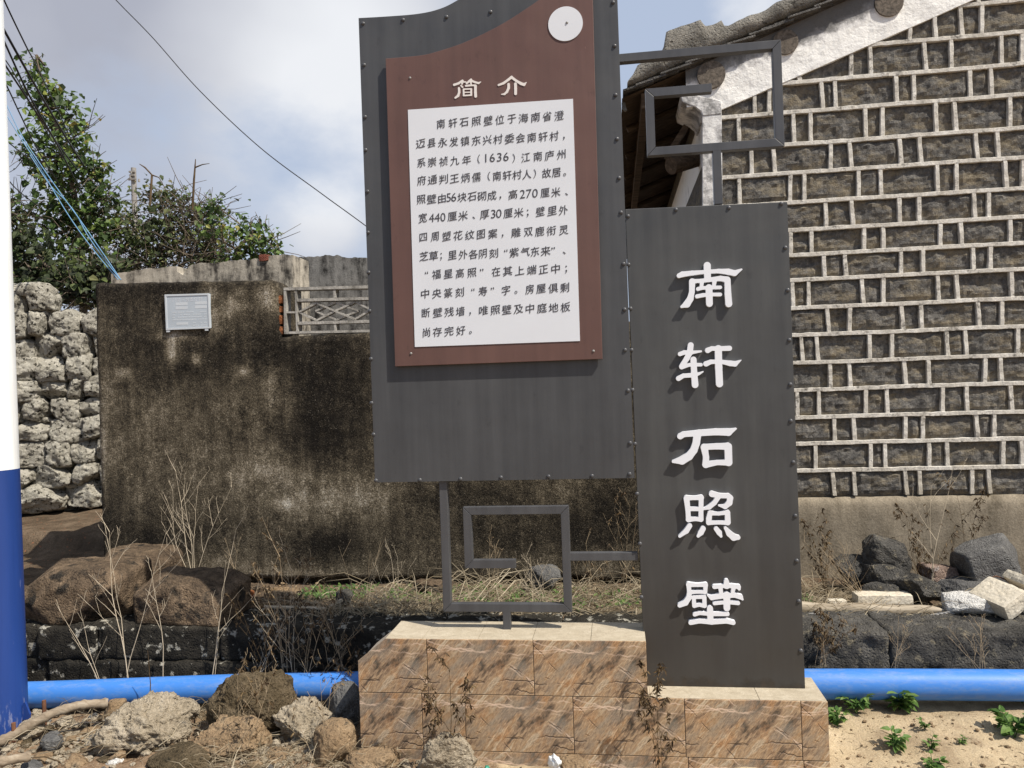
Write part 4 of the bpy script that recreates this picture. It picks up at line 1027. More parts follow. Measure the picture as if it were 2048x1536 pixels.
# ------------------------------------------------------------------ the stone house on the right
def house():
    Y = 4.8; root = empty('stone_house', (2, 6, TZ), 'village house with a dark stone gable, white mortar grid and grey tiled roof', 'house')
    S = mpx(Y)
    px = lambda x, y, Yq=Y: (P(x, y, Yq).x, P(x, y, Yq).z)
    # roof line at the gable: white band between lower edge and tile soffit
    b0, b1 = px(1442, 222), px(1952, 0); sl = (b1[1]-b0[1])/(b1[0]-b0[0])
    RX = 3.6                                              # ridge
    band_low = lambda x: b0[1]+sl*(min(x, 2*RX-x)-b0[0])
    t0, t1 = px(1269, 186, Y-.05), px(1682, 5, Y-.05); sl2 = (t1[1]-t0[1])/(t1[0]-t0[0])
    soffit = lambda x: t0[1]+sl2*(min(x, 2*RX-x)-t0[0])
    xc = px(1441, 300)[0]; xw = px(1404, 300)[0]; xend = 2*RX-xw
    zp = px(1600, 994)[1]
    rows_y = [994, 941, 887, 835, 780, 726, 671, 617, 561, 511, 461, 406, 347, 290, 226, 167]
    zs = [px(1592, y, Y)[1] for y in rows_y]
    while zs[-1] < 5.4: zs.append(zs[-1]+.185)
    z4 = lambda l: [1580+v/3.073 for v in l]; z8 = lambda l: [1580+v/2.953 for v in l]
    J = [z4([-40, 262, 390, 705, 790, 1110, 1215]), z4([-60, 152, 490, 578, 848, 958, 1300, 1415]), z4([268, 388, 702, 808, 1140, 1245]), z4([40, 172, 460, 590, 930, 1078, 1350]), z4([242, 362, 700, 845, 1190, 1287]),
         z4([68, 163, 483, 620, 958, 1072, 1390]), z4([228, 362, 683, 800, 1150, 1293]), z4([12, 110, 440, 567, 902, 1018, 1353]), z4([205, 335, 675, 810, 1118, 1223]), z8([0, 122, 432, 545, 880, 1003, 1293]),
         [1478, 1579, 1607]+z8([207, 362, 640, 755, 1080, 1165])[2:], [1502, 1547]+z8([235, 352, 645, 762, 1093, 1220])[0:], [1477]+z8([18, 118, 440, 540, 855, 968, 1290]), [1508, 1537]+z8([185, 262, 622, 725, 1055, 1180]), z8([355, 470, 790, 945, 1240, 1362]), z8([700, 850, 1003, 1125])]
    J[10] = [1478]+z8([0, 80, 400, 530, 863, 975, 1265])
    J[11] = [1502, 1547]+z8([235, 352, 645, 762, 1093, 1220])
    J[9] = z8([-250, 207, 362, 640, 755, 1080, 1165]); J[8] = z8([-280, 0, 122, 432, 545, 880, 1003, 1293]); 
    # rows from zoomed photo: index 8 = y 511..561, 9 = 461..511, 10 = 406..461, 11 = 347..406, 12 = 290..347, 13 = 226..290, 14 = 167..226
    J[8] = z4([205, 335, 675, 810, 1118, 1223]); J[9] = z8([-180, 0, 122, 432, 545, 880, 1003, 1293]); J[10] = z8([-120, 207, 362, 640, 755, 1080, 1165])
    J[11] = [1478, 1579, 1607]+z8([400, 530, 863, 975, 1265]); J[12] = [1502, 1547]+z8([235, 352, 645, 762, 1093, 1220]); J[13] = [1477]+z8([18, 118, 440, 540, 855, 968, 1290]); J[14] = [1508, 1537]+z8([185, 262, 622, 725, 1055, 1180])
    J.insert(15, z8([355, 470, 790, 945, 1240, 1362])); J[16] = z8([700, 850, 1003, 1125])
    rnd = random.Random(8); stones = MB(); mor = MB(); Ym = Y-.022
    def wobble_bar(mb, pts, w, y0, y1, n):
        # raised joint with an uneven edge
        (xa, za), (xb, zb) = pts; hor = abs(xb-xa) > abs(zb-za); vs = []; fs = []
        for i in range(n+1):
            t = i/n; x, z = xa+(xb-xa)*t, za+(zb-za)*t
            e1 = w/2*(1+.22*fbm((x*1.0, z, 11), 22, 4)); e2 = w/2*(1+.22*fbm((x, z, 31), 22, 4)); d = .003*fbm((x, z, 51), 18, 3)
            if hor: z += .003*fbm((x, z, 71), 2.2, 2)
            if hor: A, B = (x, z-e1), (x, z+e2)
            else: A, B = (x-e1, z), (x+e2, z)
            vs += [(A[0], y1, A[1]), (A[0], y0+.0015+d, A[1]), ((A[0]*.92+B[0]*.08), y0+d, (A[1]*.92+B[1]*.08)), ((A[0]*.08+B[0]*.92), y0+d, (A[1]*.08+B[1]*.92)), (B[0], y0+.0015+d, B[1]), (B[0], y1, B[1])]
        for i in range(n):
            for j in range(5): fs.append((i*6+j, (i+1)*6+j, (i+1)*6+j+1, i*6+j+1) if hor else (i*6+j, i*6+j+1, (i+1)*6+j+1, (i+1)*6+j))
        mb.add(vs, fs)
    XR = xend-.02
    for r in range(len(zs)-1):
        za, zb = zs[r], zs[r+1]; zm = (za+zb)/2
        js = [P(x, 768, Y).x for x in []]
        if r < len(J):
            xs = []
            for x in J[r]:
                zz = zm
                # solve pixel column on this row
                yy = pj((P(x, 500, Y).x, Y, zm))[1]; xs.append(P(x, yy, Y).x)
        else: xs = [rnd.uniform(1.6, 1.9)]
        xs = sorted(xs); big = (xs[-1]-xs[-2] < .2) if len(xs) > 1 else True
        while xs[-1] < XR: xs.append(xs[-1]+(rnd.uniform(.29, .36) if big else rnd.uniform(.09, .13))); big = not big
        while xs[0] > xc+.1:
            xs.insert(0, xs[0]-(rnd.uniform(.29, .34) if (xs[1]-xs[0] < .2 if len(xs) > 1 else True) else rnd.uniform(.10, .12)))
        edges = [xc-.03]+[x for x in xs if xc+.03 < x < XR]+[XR]
        for a, b in zip(edges[:-1], edges[1:]):
            zt_lim = min(band_low(a), band_low(b))
            if min(band_low(a), band_low(b)) < za and max(band_low(a), band_low(b)) < za: continue
            nx, nz = max(3, int((b-a)/.018)), 9; vs = []; fs = []; sd = rnd.uniform(0, 100); pr = rnd.uniform(-.004, .009); slope = rnd.uniform(-.008, .008)
            for j in range(nz+1):
                for i in range(nx+1):
                    u, v = i/nx, j/nz; x = a+(b-a)*u; z = za+(zb-za)*v
                    e = min(u*(b-a), (1-u)*(b-a), v*(zb-za), (1-v)*(zb-za))
                    yy = Y+.006-min(1, e/.03)*(.012+pr+slope*(u-.5)+.014*fbm((x+sd, 0, z), 9, 4)+.006*fbm((x, sd, z), 34, 3))
                    vs.append((x, yy, min(z, band_low(x)+.02)))
            for j in range(nz):
                for i in range(nx): q = j*(nx+1)+i; fs.append((q, q+1, q+nx+2, q+nx+1))
            stones.add(vs, fs)
        for x in edges[1:-1]:
            t = rnd.uniform(-.004, .004); top = min(zb, band_low(x)+.01)
            if top-za > .03: wobble_bar(mor, ((x+t, za+.008), (x-t, top-.008)), .0225, Ym, Y+.01, 8)
        if r: 
            xa = xc-.03; xb = XR
            # clip the bed joint to the gable
            k = (za-b0[1])/sl+b0[0]
            if za > band_low(xa): xa = k-.02; xb = min(XR, 2*RX-k+.02)
            if xb-xa > .1: wobble_bar(mor, ((xa, za), (xb, za)), .0235, Ym-.0015, Y+.01, int((xb-xa)/.02))
    # stone body behind
    zr = soffit(RX)
    stones.prism([(xw+.02, TZ-.1), (xend-.02, TZ-.1), (xend-.02, soffit(xend)-.12), (RX, zr-.12), (xw+.02, soffit(xw+.02)-.12)], Y+.012, Y+6.5)
    stones.build('stone_wall', 'gable', root, smooth=False)
    mor.build('mortar_joints', 'mortar', root, smooth=False)
    # plinth
    mb = MB(); st = .04; nx = int((xend-xw+.3)/st); nz = 12; vs = []; fs = []
    for j in range(nz+1):
        for i in range(nx+1):
            x = xw-.1+i*st; z = TZ-.1+(zp-.004-TZ+.1)*j/nz; vs.append((x, Y-.03-.008*fbm((x, z, 4), 4, 4)+(.012 if j == nz else 0), z+(.008*fbm((x, 3, 3), 6, 3) if j == nz else 0)))
    for i in range(nx+1): x = xw-.1+i*st; vs.append((x, Y+.01, zp-.002+.006*fbm((x, 3, 3), 6, 3)))
    for j in range(nz+1):
        for i in range(nx): q = j*(nx+1)+i; fs.append((q, q+1, q+nx+2, q+nx+1))
    mb.add(vs, fs); mb.build('plinth', 'plinth', root, smooth=True)
    # white verge band under the roof
    mb = MB(); n = 150; vs = []; fs = []; at = []; xa = px(1372, 200)[0]
    for i in range(n+1):
        x = xa+(xend-xa)*i/n; lo = band_low(x) if x > xc-.02 else px(1404, 215)[1]+.0; hi = soffit(x)+.03
        m = 14
        for j in range(m+1):
            v = j/m; z = lo+(hi-lo)*v
            vs.append((x, Y-.026-.006*fbm((x, z, 1), 6, 4), z)); at.append(.20+1.5*max(0, v-.36)+.3*max(0, v-.3)*math.sin(x*6.0))  # band turns greyer towards its top edge
        vs.append((x, Y+.02, lo)); at.append(.3)
    M_ = 16
    for i in range(n):
        for j in range(14): q = i*M_+j; fs.append((q, q+M_, q+M_+1, q+1))
        q = i*M_; fs.append((q, q+15, q+M_+15, q+M_))
    mb.add(vs, fs, at); mb.build('verge_band', 'whitewash', root, attr='greying', smooth=False)
    # corner pilaster with a curved corbel
    mb = MB(); pil = [(1404, 232), (1442, 230), (1443, 330), (1444, 420), (1448, 720), (1452, 990), (1412, 990), (1405, 420)]
    q = [px(*p) for p in pil]
    mb.prism(q, Y-.03, Y+.02); mb.a = [.47]*len(mb.v); mb.build('corner_pilaster', 'whitewash', root, attr='greying')
    mb = MB(); cor = [(1404, 236), (1400, 226), (1390, 218), (1374, 213), (1363, 208), (1360, 192), (1372, 186), (1400, 196), (1442, 205), (1442, 232)]
    mb.prism([px(*p) for p in cor], Y-.034, Y+.35); mb.a = [.5]*len(mb.v); mb.build('corbel', 'whitewash', root, attr='greying', bevel=.006)
    # side wall white upper band (faces the lane)
    mb = MB(); zc = px(1404, 300)[1]
    xsd = xw+.018
    mb.add([(xsd, Y+.02, zc-.05), (xsd, 11, zc-.05), (xsd, 11, zc+.26), (xsd, Y+.02, zc+.26)], [(0, 3, 2, 1)], .30); mb.build('side_band', 'whitewash', root, attr='greying')
    # purlin ends
    for (x, y, r, fw) in ((1423, 148, 27, .045), (1572, 82, 24, .04), (1780, 3, 26, .04)):
        c = P(x, y, Y-.05); rr = r*mpx(Y-.05)
        mb = MB().tube([(c.x, Y-fw, c.z), (c.x, Y+.3, c.z)], rr, 24)
        mb.build('purlin', 'endgrain', root, smooth=False)
    pb = P(1345, 325, 5.1); MB().tube([(pb.x-.02, 5.0, pb.z-.05), (pb.x+.35, 5.25, pb.z+.1)], .055, 14).build('bracket_log', 'timber', root)
    MB().box((pb.x+.02, 5.02, pb.z+.10), (.035, .10, .22), Matrix.Rotation(.6, 3, 'Y')).build('bracket_block', 'timber', root)
    # tiled roof: soffit boards, tile courses, mortar verge
    ez = soffit(t0[0]); ex = px(1250, 190)[0]
    Yf, Yb = Y-.055, 11.2
    sof = MB()
    sof.add([(ex-.02, Yf+.02, soffit(ex-.02)+.006), (RX, Yf+.02, soffit(RX)+.006), (RX, Yb, soffit(RX)+.006), (ex-.02, Yb, soffit(ex-.02)+.006)], [(0, 1, 2, 3)])
    sof.add([(2*RX-ex, Yf+.02, soffit(ex)+.006), (RX, Yf+.02, soffit(RX)+.006), (RX, Yb, soffit(RX)+.006), (2*RX-ex, Yb, soffit(ex)+.006)], [(3, 2, 1, 0)])
    sof.build('roof_boards', 'timber', root)
    for k in range(9):                                        # rafters run down the slope, seen from below at the eave
        yk = 5.3+k*.62; a = (ex+.02, yk, soffit(ex+.02)-.03); b = (xw+.5, yk, soffit(xw+.5)-.03)
        MB().tube([a, b], .022, 6).build('rafter', 'timber', root)
    pp = px(1300, 236, 4.75); MB().box((pp[0]-.02, 7.4, soffit(pp[0])-.065), (.05, 5.2, .09)).build('eave_beam', 'timber', root)
    tiles = MB(); n = int((RX-ex)/.075)
    for i in range(n):                                        # stepped courses of thin tiles
        x = ex+i*.075; z = soffit(x)+.012+.022; ln = .19; ang = math.atan(sl2)-.10+.03*math.sin(i*2.2)
        m = Matrix.Rotation(-ang, 3, 'Y'); yo = .012*math.sin(i*3.7)
        for side in (1, -1):
            xx = x if side == 1 else 2*RX-x
            mm = m if side == 1 else Matrix.Rotation(ang, 3, 'Y')
            tiles.box((xx+side*.08, (Yf-.02+yo+Yb)/2, z+.022), (ln, Yb-Yf+.02-yo, .011), mm)
    tiles.build('roof_tiles', 'tilegrey', root)
    cap = MB()
    prof = [(1255, 178), (1257, 162), (1266, 150), (1275, 132), (1283, 128), (1320, 112), (1327, 95), (1332, 67), (1362, 54), (1400, 43), (1405, 50), (1410, 56), (1442, 43), (1448, 52), (1456, 52), (1500, 33), (1523, 24), (1559, 4), (1620, -28), (1700, -66), (1800, -112), (1960, -185), (2300, -340)]
    pts = []
    for (x0, y0), (x1, y1) in zip(prof[:-1], prof[1:]):
        m_ = max(1, int((x1-x0)/7))
        for k in range(m_): pts.append((x0+(x1-x0)*k/m_, y0+(y1-y0)*k/m_))
    up = [px(x, y, Yf) for x, y in pts]; up = [(x, z+.008*fbm((x, z, 0), 14, 4)) for x, z in up]
    xl_, xr_ = up[0][0], up[-1][0]
    low = [(x, soffit(x)+.055+.010*fbm((x, 7, 7), 20, 3)) for x, z in up]
    vs = []; fs = []; NB = 7
    for (x, zu), (x2, zl) in zip(up, low):
        zu = max(zu, zl+.02)
        for j in range(NB):
            v = j/(NB-1); z = zl+(zu-zl)*v; vs.append((x, Yf-.012-.02*math.sin(v*math.pi)-.012*fbm((x, z, 5), 11, 4), z))
        vs.append((x, Yf+.10, zu+.006)); vs.append((x, Yf+.26, zu-.02)); vs.append((x, Yf+.28, zl))
    Mx = NB+3
    for i in range(len(up)-1):
        for j in range(Mx-1): q = i*Mx+j; fs.append((q, q+Mx, q+Mx+1, q+1))
        fs.append((i*Mx+Mx-1, (i+1)*Mx+Mx-1, (i+1)*Mx, i*Mx))
    fs.append(tuple(range(Mx))[::-1]); cap.add(vs, fs); cap.build('verge_mortar', 'roof', root, smooth=True)
    dr = MB().tube([P(1247, 205, Yf+.1), P(1248, 216, Yf+.1), P(1252, 222, Yf+.1)], [.012, .014, .01], 8); dr.build('eave_tile_end', 'roof', root)
house()

# ------------------------------------------------------------------ rubble on the right of the terrace
def right_rubble():
    g = 'dark rocks heaped by the house plinth'
    rock('rock', (1728, 1084, 1832, 1152), 4.42, 'lava', 'dark angular slab topping the rock heap by the plinth', 'rock', 5, g, .13, .15, sub=5, amp=.08, box=.5, cuts=14, tilt=.45)
    rock('rock', (1672, 1106, 1742, 1170), 4.45, 'lava', 'small dark rock at the left end of the heap by the plinth', 'rock', 16, g, .12, .2, sub=5, amp=.08, box=.5, cuts=14, tilt=-.3)
    rock('rock', (1728, 1132, 1806, 1180), 4.30, 'lava', 'flat dark rock under the topmost slab of the heap', 'rock', 31, g, .13, .1, sub=5, amp=.07, box=.55, cuts=14)
    rock('rock', (1792, 1146, 1872, 1204), 4.22, 'lava', 'dark rock sloping down at the right end of the heap', 'rock', 44, g, .14, .1, sub=5, amp=.08, box=.4, cuts=14, tilt=.35)
    rock('rock', (1720, 1165, 1795, 1200), 4.22, 'lava', 'low dark rock behind the cream stone slab', 'rock', 58, g, .10, 0, sub=5, amp=.12, box=.4, cuts=8)
    rock('rock', (1865, 1160, 1960, 1205), 4.30, 'greyrock', 'low dusty rock half buried between heap and grey boulder', 'rock', 61, None, .12, 0, sub=5, amp=.14, box=.3, cuts=8)
    rock('boulder', (1914, 1082, 2040, 1156), 4.42, 'greyrock', 'large grey squared basalt boulder beside the house plinth', 'rock', 70, None, .16, .12, sub=5, amp=.03, box=.95, cuts=6, tilt=-.28, fine=.015)
    rock('boulder', (1842, 1126, 1906, 1176), 4.40, 'pinkrock', 'rounded pinkish boulder between dark heap and grey boulder', 'rock', 83, None, .1, .1, sub=5, amp=.1, box=.4, cuts=5)
    def slab(px, Y, d, mat, label, rot, h, name='stone_slab'):
        a, b = P(px[0], px[1], Y), P(px[2], px[3], Y); c = (a+b)/2; L = abs(b.x-a.x)
        mb = rough_block(MB(), -L/2, L/2, -d/2, d/2, -h/2, h/2, L*50, .004, .018, .008)
        m = Matrix.Rotation(rot[2], 3, 'Z') @ Matrix.Rotation(rot[1], 3, 'Y') @ Matrix.Rotation(rot[0], 3, 'X')
        mb.v = [tuple(m @ Vector(p)+c) for p in mb.v]; zb = min(p[2] for p in mb.v)
        tag(mb.build(name, mat, loc=(c.x, c.y, zb)), label, 'stone', 'pale cut stones on the terrace')
    slab((1709, 1198, 1820, 1198), 4.12, .10, 'whitestone', 'cream cut stone slab lying behind the bleached log', (0, 0, .03), .062)
    slab((1655, 1205, 1692, 1205), 4.12, .06, 'whitestone', 'short cream stone scrap left of the cream slab', (0, 0, .1), .035)
    slab((1966, 1196, 2030, 1196), 3.98, .20, 'whitestone', 'square cream block leaning at the right end of the ledge', (.15, -.50, .35), .085)
    slab((2022, 1165, 2075, 1172), 4.02, .16, 'whitestone', 'cream slab propped on top of the square cream block', (.1, .75, .3), .05)
    rock('white_stone', (1896, 1190, 1984, 1230), 4.02, 'chalk', 'rough white stone lying beside the square cream block', 'stone', 92, None, .09, .1, sub=5, amp=.07, box=.6, cuts=6)
    mb = rough_block(MB(), 0, .11, 0, .05, 0, .05, 3, .004, .015, .006); c = P(1985, 1180, 4.2)
    mb.v = [tuple(Matrix.Rotation(.3, 3, 'Y') @ Vector(p)+c-Vector((.05, 0, .02))) for p in mb.v]
    tag(mb.build('red_brick', 'redbrick', loc=c), 'old red brick wedged behind the square cream block', 'brick')
    w = [P(x, y, 4.1) for x, y in ((1975, 1190), (1977, 1170), (1986, 1154), (1992, 1152), (2010, 1158), (2024, 1170))]
    tag(MB().tube(w, .0032, 6).build('bent_wire', 'rust', loc=w[0], smooth=True), 'bent rusty wire loop above the red brick', 'wire')
    # log and twisted bar along the ledge
    a, b = P(1560, 1216, 4.06), P(1890, 1222, 4.02); n = 14
    tag(MB().tube([a.lerp(b, i/n)+Vector((0, 0, .004*math.sin(i*1.1))) for i in range(n+1)], [.034-.0007*i for i in range(n-1)]+[.02, .008], 16).build('log', 'log', loc=a.lerp(b, .5), smooth=True), 'bleached straight log lying along the stone ledge', 'log')
    pts = [(1560, 1236), (1630, 1229), (1700, 1231), (1760, 1234), (1820, 1236), (1870, 1231), (1905, 1225), (1945, 1217)]
    pp = [P(x, y, 3.98) for x, y in pts]; ref = []
    for p, q in zip(pp[:-1], pp[1:]): ref += [p.lerp(q, t/14) for t in range(14)]
    mb = MB()
    for k in range(3): 
        tw = []
        for i, p in enumerate(ref): an = i*.62+k*2.094; tw.append(p+Vector((0, math.cos(an), math.sin(an)))*.0052)
        mb.tube(tw, .0055, 6)
    tag(mb.build('rebar', 'rope', loc=pp[3], smooth=True), 'grey twisted steel bar lying in front of the bleached log', 'bar')
right_rubble()

# ------------------------------------------------------------------ litter in the middle of the terrace
def mid_litter():
    def brickpx(px, Y, mat, label, name='brick', seed=1):
        x0, y0, x1, y1 = px; a, b = P(x0, y1, Y), P(x1, y0, Y)
        mb = rough_block(MB(), a.x, b.x, Y, Y+.11, min(a.z, TZ+.005), b.z, seed, .010, .014, .014)
        tag(mb.build(name, mat, loc=((a.x+b.x)/2, Y+.05, TZ)), label, 'stone', 'broken bricks and stones on the terrace')
    brickpx((461, 1190, 492, 1214), 4.22, 'brick', 'small orange brick piece at the foot of the plaster wall', seed=5)
    brickpx((528, 1184, 594, 1206), 4.3, 'tanrock', 'tan oblong stone right of the small orange brick', 'stone', 9)
    brickpx((446, 1174, 524, 1196), 4.42, 'tanblock', 'flat brown stone behind the small orange brick', 'stone', 14)
    rock('rock', (672, 1180, 705, 1216), 4.15, 'lava', 'small black rock among the straw left of the sign frame', 'rock', 121, None, .06, sub=4)
    rock('rock', (830, 1158, 905, 1182), 4.4, 'tanblock', 'flat brown rock at the plaster wall foot left of the sign frame', 'rock', 133, None, .1, sub=4, box=.4)
    rock('rock', (725, 1232, 760, 1250), 3.95, 'greyrock', 'grey stone on the terrace edge left of the pedestal', 'rock', 141, None, .05, sub=4)
    rock('rock', (1060, 1130, 1120, 1175), 4.42, 'greyrock', 'grey rock under the straw seen inside the square frame', 'rock', 152, None, .1, sub=4)
    for pts, r, lab in (([(530, 1213), (600, 1215), (700, 1220), (790, 1224)], .011, 'long pale stick across the terrace left of the sign'),
                        ([(560, 1230), (660, 1226), (760, 1232), (850, 1222)], .010, 'second grey stick nearer the terrace edge'),
                        ([(500, 1207), (560, 1209), (620, 1208)], .008, 'short brown stick by the orange brick'),
                        ([(660, 1216), (684, 1200)], .012, 'thick pale stub leaning on the small black rock'),
                        ([(515, 1216), (530, 1228), (545, 1236)], .010, 'dark curved stick hanging over the terrace edge')):
        pp = [P(x, y, 4.05) for x, y in pts]
        tag(MB().tube(pp, [r*(1-.3*i/len(pp)) for i in range(len(pp))], 8).build('stick', 'deadstalk' if 'dark' in lab or 'brown' in lab else 'palestalk', loc=pp[0], smooth=True), lab, 'stick')
mid_litter()

# ------------------------------------------------------------------ foreground rocks
def front_rocks():
    rock('boulder', (203, 1388, 378, 1516), 3.20, 'palerock', 'big pale crumbly boulder left of the brown mound rock', 'rock', 207, None, .16, .3, sub=6, amp=.24, box=.25, cuts=11, fine=.085)
    rock('boulder', (425, 1343, 592, 1500), 3.30, 'mossrock', 'tall mossy brown boulder in front of the blue pipe', 'rock', 215, None, .15, .2, sub=6, amp=.15, cuts=3, fine=.06)
    rock('rock', (398, 1438, 545, 1520), 3.12, 'tanrock', 'tan cracked rock in front of the mossy brown boulder', 'rock', 223, None, .12, .2, sub=6, amp=.16, box=.4, cuts=12, fine=.05)
    rock('rock', (548, 1408, 690, 1505), 3.26, 'palerock', 'pale crumbly rock right of the mossy brown boulder', 'rock', 238, None, .12, .1, sub=6, amp=.26, cuts=9, fine=.085)
    rock('rock', (652, 1368, 722, 1462), 3.36, 'greyrock', 'dark rock tucked in the shade at the pedestal corner', 'rock', 244, None, .1, 0, sub=5, amp=.15, cuts=4)
    rock('rock', (624, 1444, 714, 1530), 3.07, 'tanrock', 'pointed tan and grey rock beside the left pedestal edge', 'rock', 259, None, .1, .4, sub=5, amp=.12, box=.2, cuts=9)
    rock('rock', (690, 1500, 796, 1545), 2.98, 'tanrock', 'flat yellowish rock before the lower left pedestal corner', 'rock', 262, None, .09, .1, sub=5, amp=.12, box=.4, cuts=6)
    rock('rock', (298, 1494, 432, 1560), 3.0, 'mossrock', 'low rounded dark brown rock at the bottom edge', 'rock', 277, None, .12, .1, sub=5, amp=.08, cuts=3)
    rock('rock', (212, 1508, 252, 1545), 3.0, 'chalk', 'small white lump in front of the big pale boulder', 'rock', 281, None, .04, 0, sub=4, amp=.1, cuts=5)
    rock('rock', (838, 1462, 952, 1560), 2.95, 'palerock', 'jagged pale rock standing before the tiled pedestal', 'rock', 295, None, .07, .2, sub=6, amp=.2, cuts=14, fine=.04)
    rock('rock', (212, 1398, 252, 1452), 3.36, 'tanrock', 'tan slab upright behind the big pale boulder', 'rock', 303, None, .05, .2, sub=4, amp=.08, box=.6, cuts=4)
    rock('rock', (356, 1398, 398, 1436), 3.32, 'palerock', 'small pale stone between big pale boulder and mossy boulder', 'rock', 311, None, .05, 0, sub=4)
    rock('rock', (1118, 1512, 1180, 1545), 2.97, 'tanrock', 'small tan stone at the foot of the pedestal', 'rock', 327, None, .05, .1, sub=4, amp=.12, box=.4)
    rock('rock', (528, 1500, 590, 1536), 3.04, 'tanrock', 'small tan stone below the pale crumbly rock', 'rock', 336, None, .06, .1, sub=4, amp=.15, box=.3)
    rock('rock', (36, 1442, 92, 1476), 3.16, 'palerock', 'small pale stone below the bamboo pole', 'rock', 341, None, .05, .1, sub=4, amp=.15, box=.3)
    rock('rock', (85, 1464, 128, 1498), 3.1, 'greyrock', 'small grey stone among the gravel at lower left', 'rock', 352, None, .05, .1, sub=4, amp=.15, box=.3)
    rnd = random.Random(55)
    for k in range(105):
        x, y = rnd.uniform(0, 720), rnd.uniform(1412, 1540); b = G(x, y, .0); s_ = .011+.036*rnd.random()**1.8
        c = Vector((b.x, b.y, gz(b.x, b.y)+s_*.25))
        mb = rock_mesh(MB(), c, (s_*rnd.uniform(.9, 1.5), s_, s_*rnd.uniform(.5, .8)), k*13+400, 4, .14, .4, 10, None, 1.3, rnd.uniform(-.5, .5), .05)
        tag(mb.build('stone', rnd.choice(('palerock', 'tanrock', 'tanrock', 'mossrock', 'greyrock')), loc=c, smooth=True), 'small loose stone lying in the rubble left of the pedestal', 'stone', 'small loose stones in the rubble')
    rnd = random.Random(77)
    for k in range(16):
        x, y = rnd.uniform(20, 700), rnd.uniform(1425, 1535); b = G(x, y, .01); a = rnd.uniform(0, 3.14); l = rnd.uniform(.05, .2)
        d = Vector((math.cos(a), math.sin(a)*.4, rnd.uniform(-.05, .25))); p0 = Vector((b.x, b.y, gz(b.x, b.y)+.012)); bend = Vector((0, 0, rnd.uniform(.0, .02)))
        tag(MB().tube([p0, p0+d*l*.5+bend, p0+d*l], [.0035, .003, .0018], 5).build('twig', rnd.choice(('straw', 'deadstalk', 'palestalk')), loc=p0, smooth=True), 'thin dry twig fallen among the stones left of the pedestal', 'twig', 'fallen twigs among the stones')
    # plastic scraps
    c = P(1110, 1526, 2.96); mb = rock_mesh(MB(), c, (.032, .014, .028), 9, 4, .5, 0, 2)
    tag(mb.build('plastic_scrap', 'plastic', loc=c, smooth=True), 'crumpled white plastic scrap at the pedestal foot', 'litter')
    c = P(974, 1538, 2.95); mb = rock_mesh(MB(), c, (.018, .010, .012), 13, 3, .5, 0, 2)
    tag(mb.build('plastic_scrap', 'green_bit', loc=c, smooth=True), 'tiny green plastic scrap by the jagged pale rock', 'litter')
    # bamboo pole
    def bam(pts, Y, r, lab):
        pp = [P(x, y, Y-(216-x)*.0011) for x, y in pts]; ref = []
        for p, q in zip(pp[:-1], pp[1:]): ref += [p.lerp(q, t/8) for t in range(8)]
        ref.append(pp[-1])
        for _ in range(4): ref = [ref[0]]+[(ref[i-1]+2*ref[i]+ref[i+1])/4 for i in range(1, len(ref)-1)]+[ref[-1]]
        rad = [r*(1+(.20 if i % 6 == 3 else 0)+.05*math.sin(i*2.3)) for i in range(len(ref))]
        tag(MB().tube(ref, rad, 14).build('bamboo_pole', 'bamboo', loc=ref[len(ref)//2], smooth=True), lab, 'pole', 'bamboo poles in the gravel')
    bam([(-60, 1512), (0, 1484), (60, 1450), (110, 1424), (160, 1410), (216, 1406)], 3.30, .020, 'dry bamboo pole resting against the blue pole foot')
    bam([(-80, 1530), (0, 1524), (62, 1512)], 3.06, .018, 'short grey bamboo end in the bottom left corner')
    # loose gravel
    mb = MB(); rnd = random.Random(12); proto = []
    for k in range(10):
        m = rock_mesh(MB(), (0, 0, 0), (1, .8, .62), 900+k, 2, .2, .3, 6); proto.append((m.v, m.f))
    for k in range(7000):
        x = rnd.uniform(-2.9, -.55); y = rnd.uniform(2.75, 3.5)
        if x > -1.15 and y > 3.05: continue
        if fbm((x, y, 0), 2.2, 3) < rnd.uniform(-.7, .2): continue
        s = .0035+.019*rnd.random()**4; vs, fs = proto[k % 10]; m = Matrix.Rotation(rnd.uniform(0, 6.3), 3, 'Z') @ Matrix.Rotation(rnd.uniform(-.4, .4), 3, 'X')
        c = Vector((x, y, gz(x, y)+s*.3)); mb.add([m @ (Vector(v)*s)+c for v in vs], fs)
    tag(mb.build('gravel', 'palerock', smooth=False), 'loose pale gravel and rubble', 'gravel', None, 'stuff')
    mb = MB()
    for k in range(3200):
        x = rnd.uniform(-1.0, 2.6); y = rnd.uniform(2.7, 3.48)
        if -1.12 < x < .8 and 3.05 < y < 3.35: continue
        s = .0018+.010*rnd.random()**4; vs, fs = proto[k % 10]; c = Vector((x, y, gz(x, y)+s*.2)); mb.add([Vector(v)*s+c for v in vs], fs)
    for k in range(700):
        x = rnd.uniform(-3.2, 3.0); y = rnd.uniform(4.08, 4.6); s = .004+.012*rnd.random()**2; vs, fs = proto[k % 10]; c = Vector((x, y, TZ+s*.2)); mb.add([Vector(v)*s+c for v in vs], fs)
    tag(mb.build('grit', 'tanrock', smooth=False), 'fine grit and crumbs of stone', 'gravel', None, 'stuff')
front_rocks()

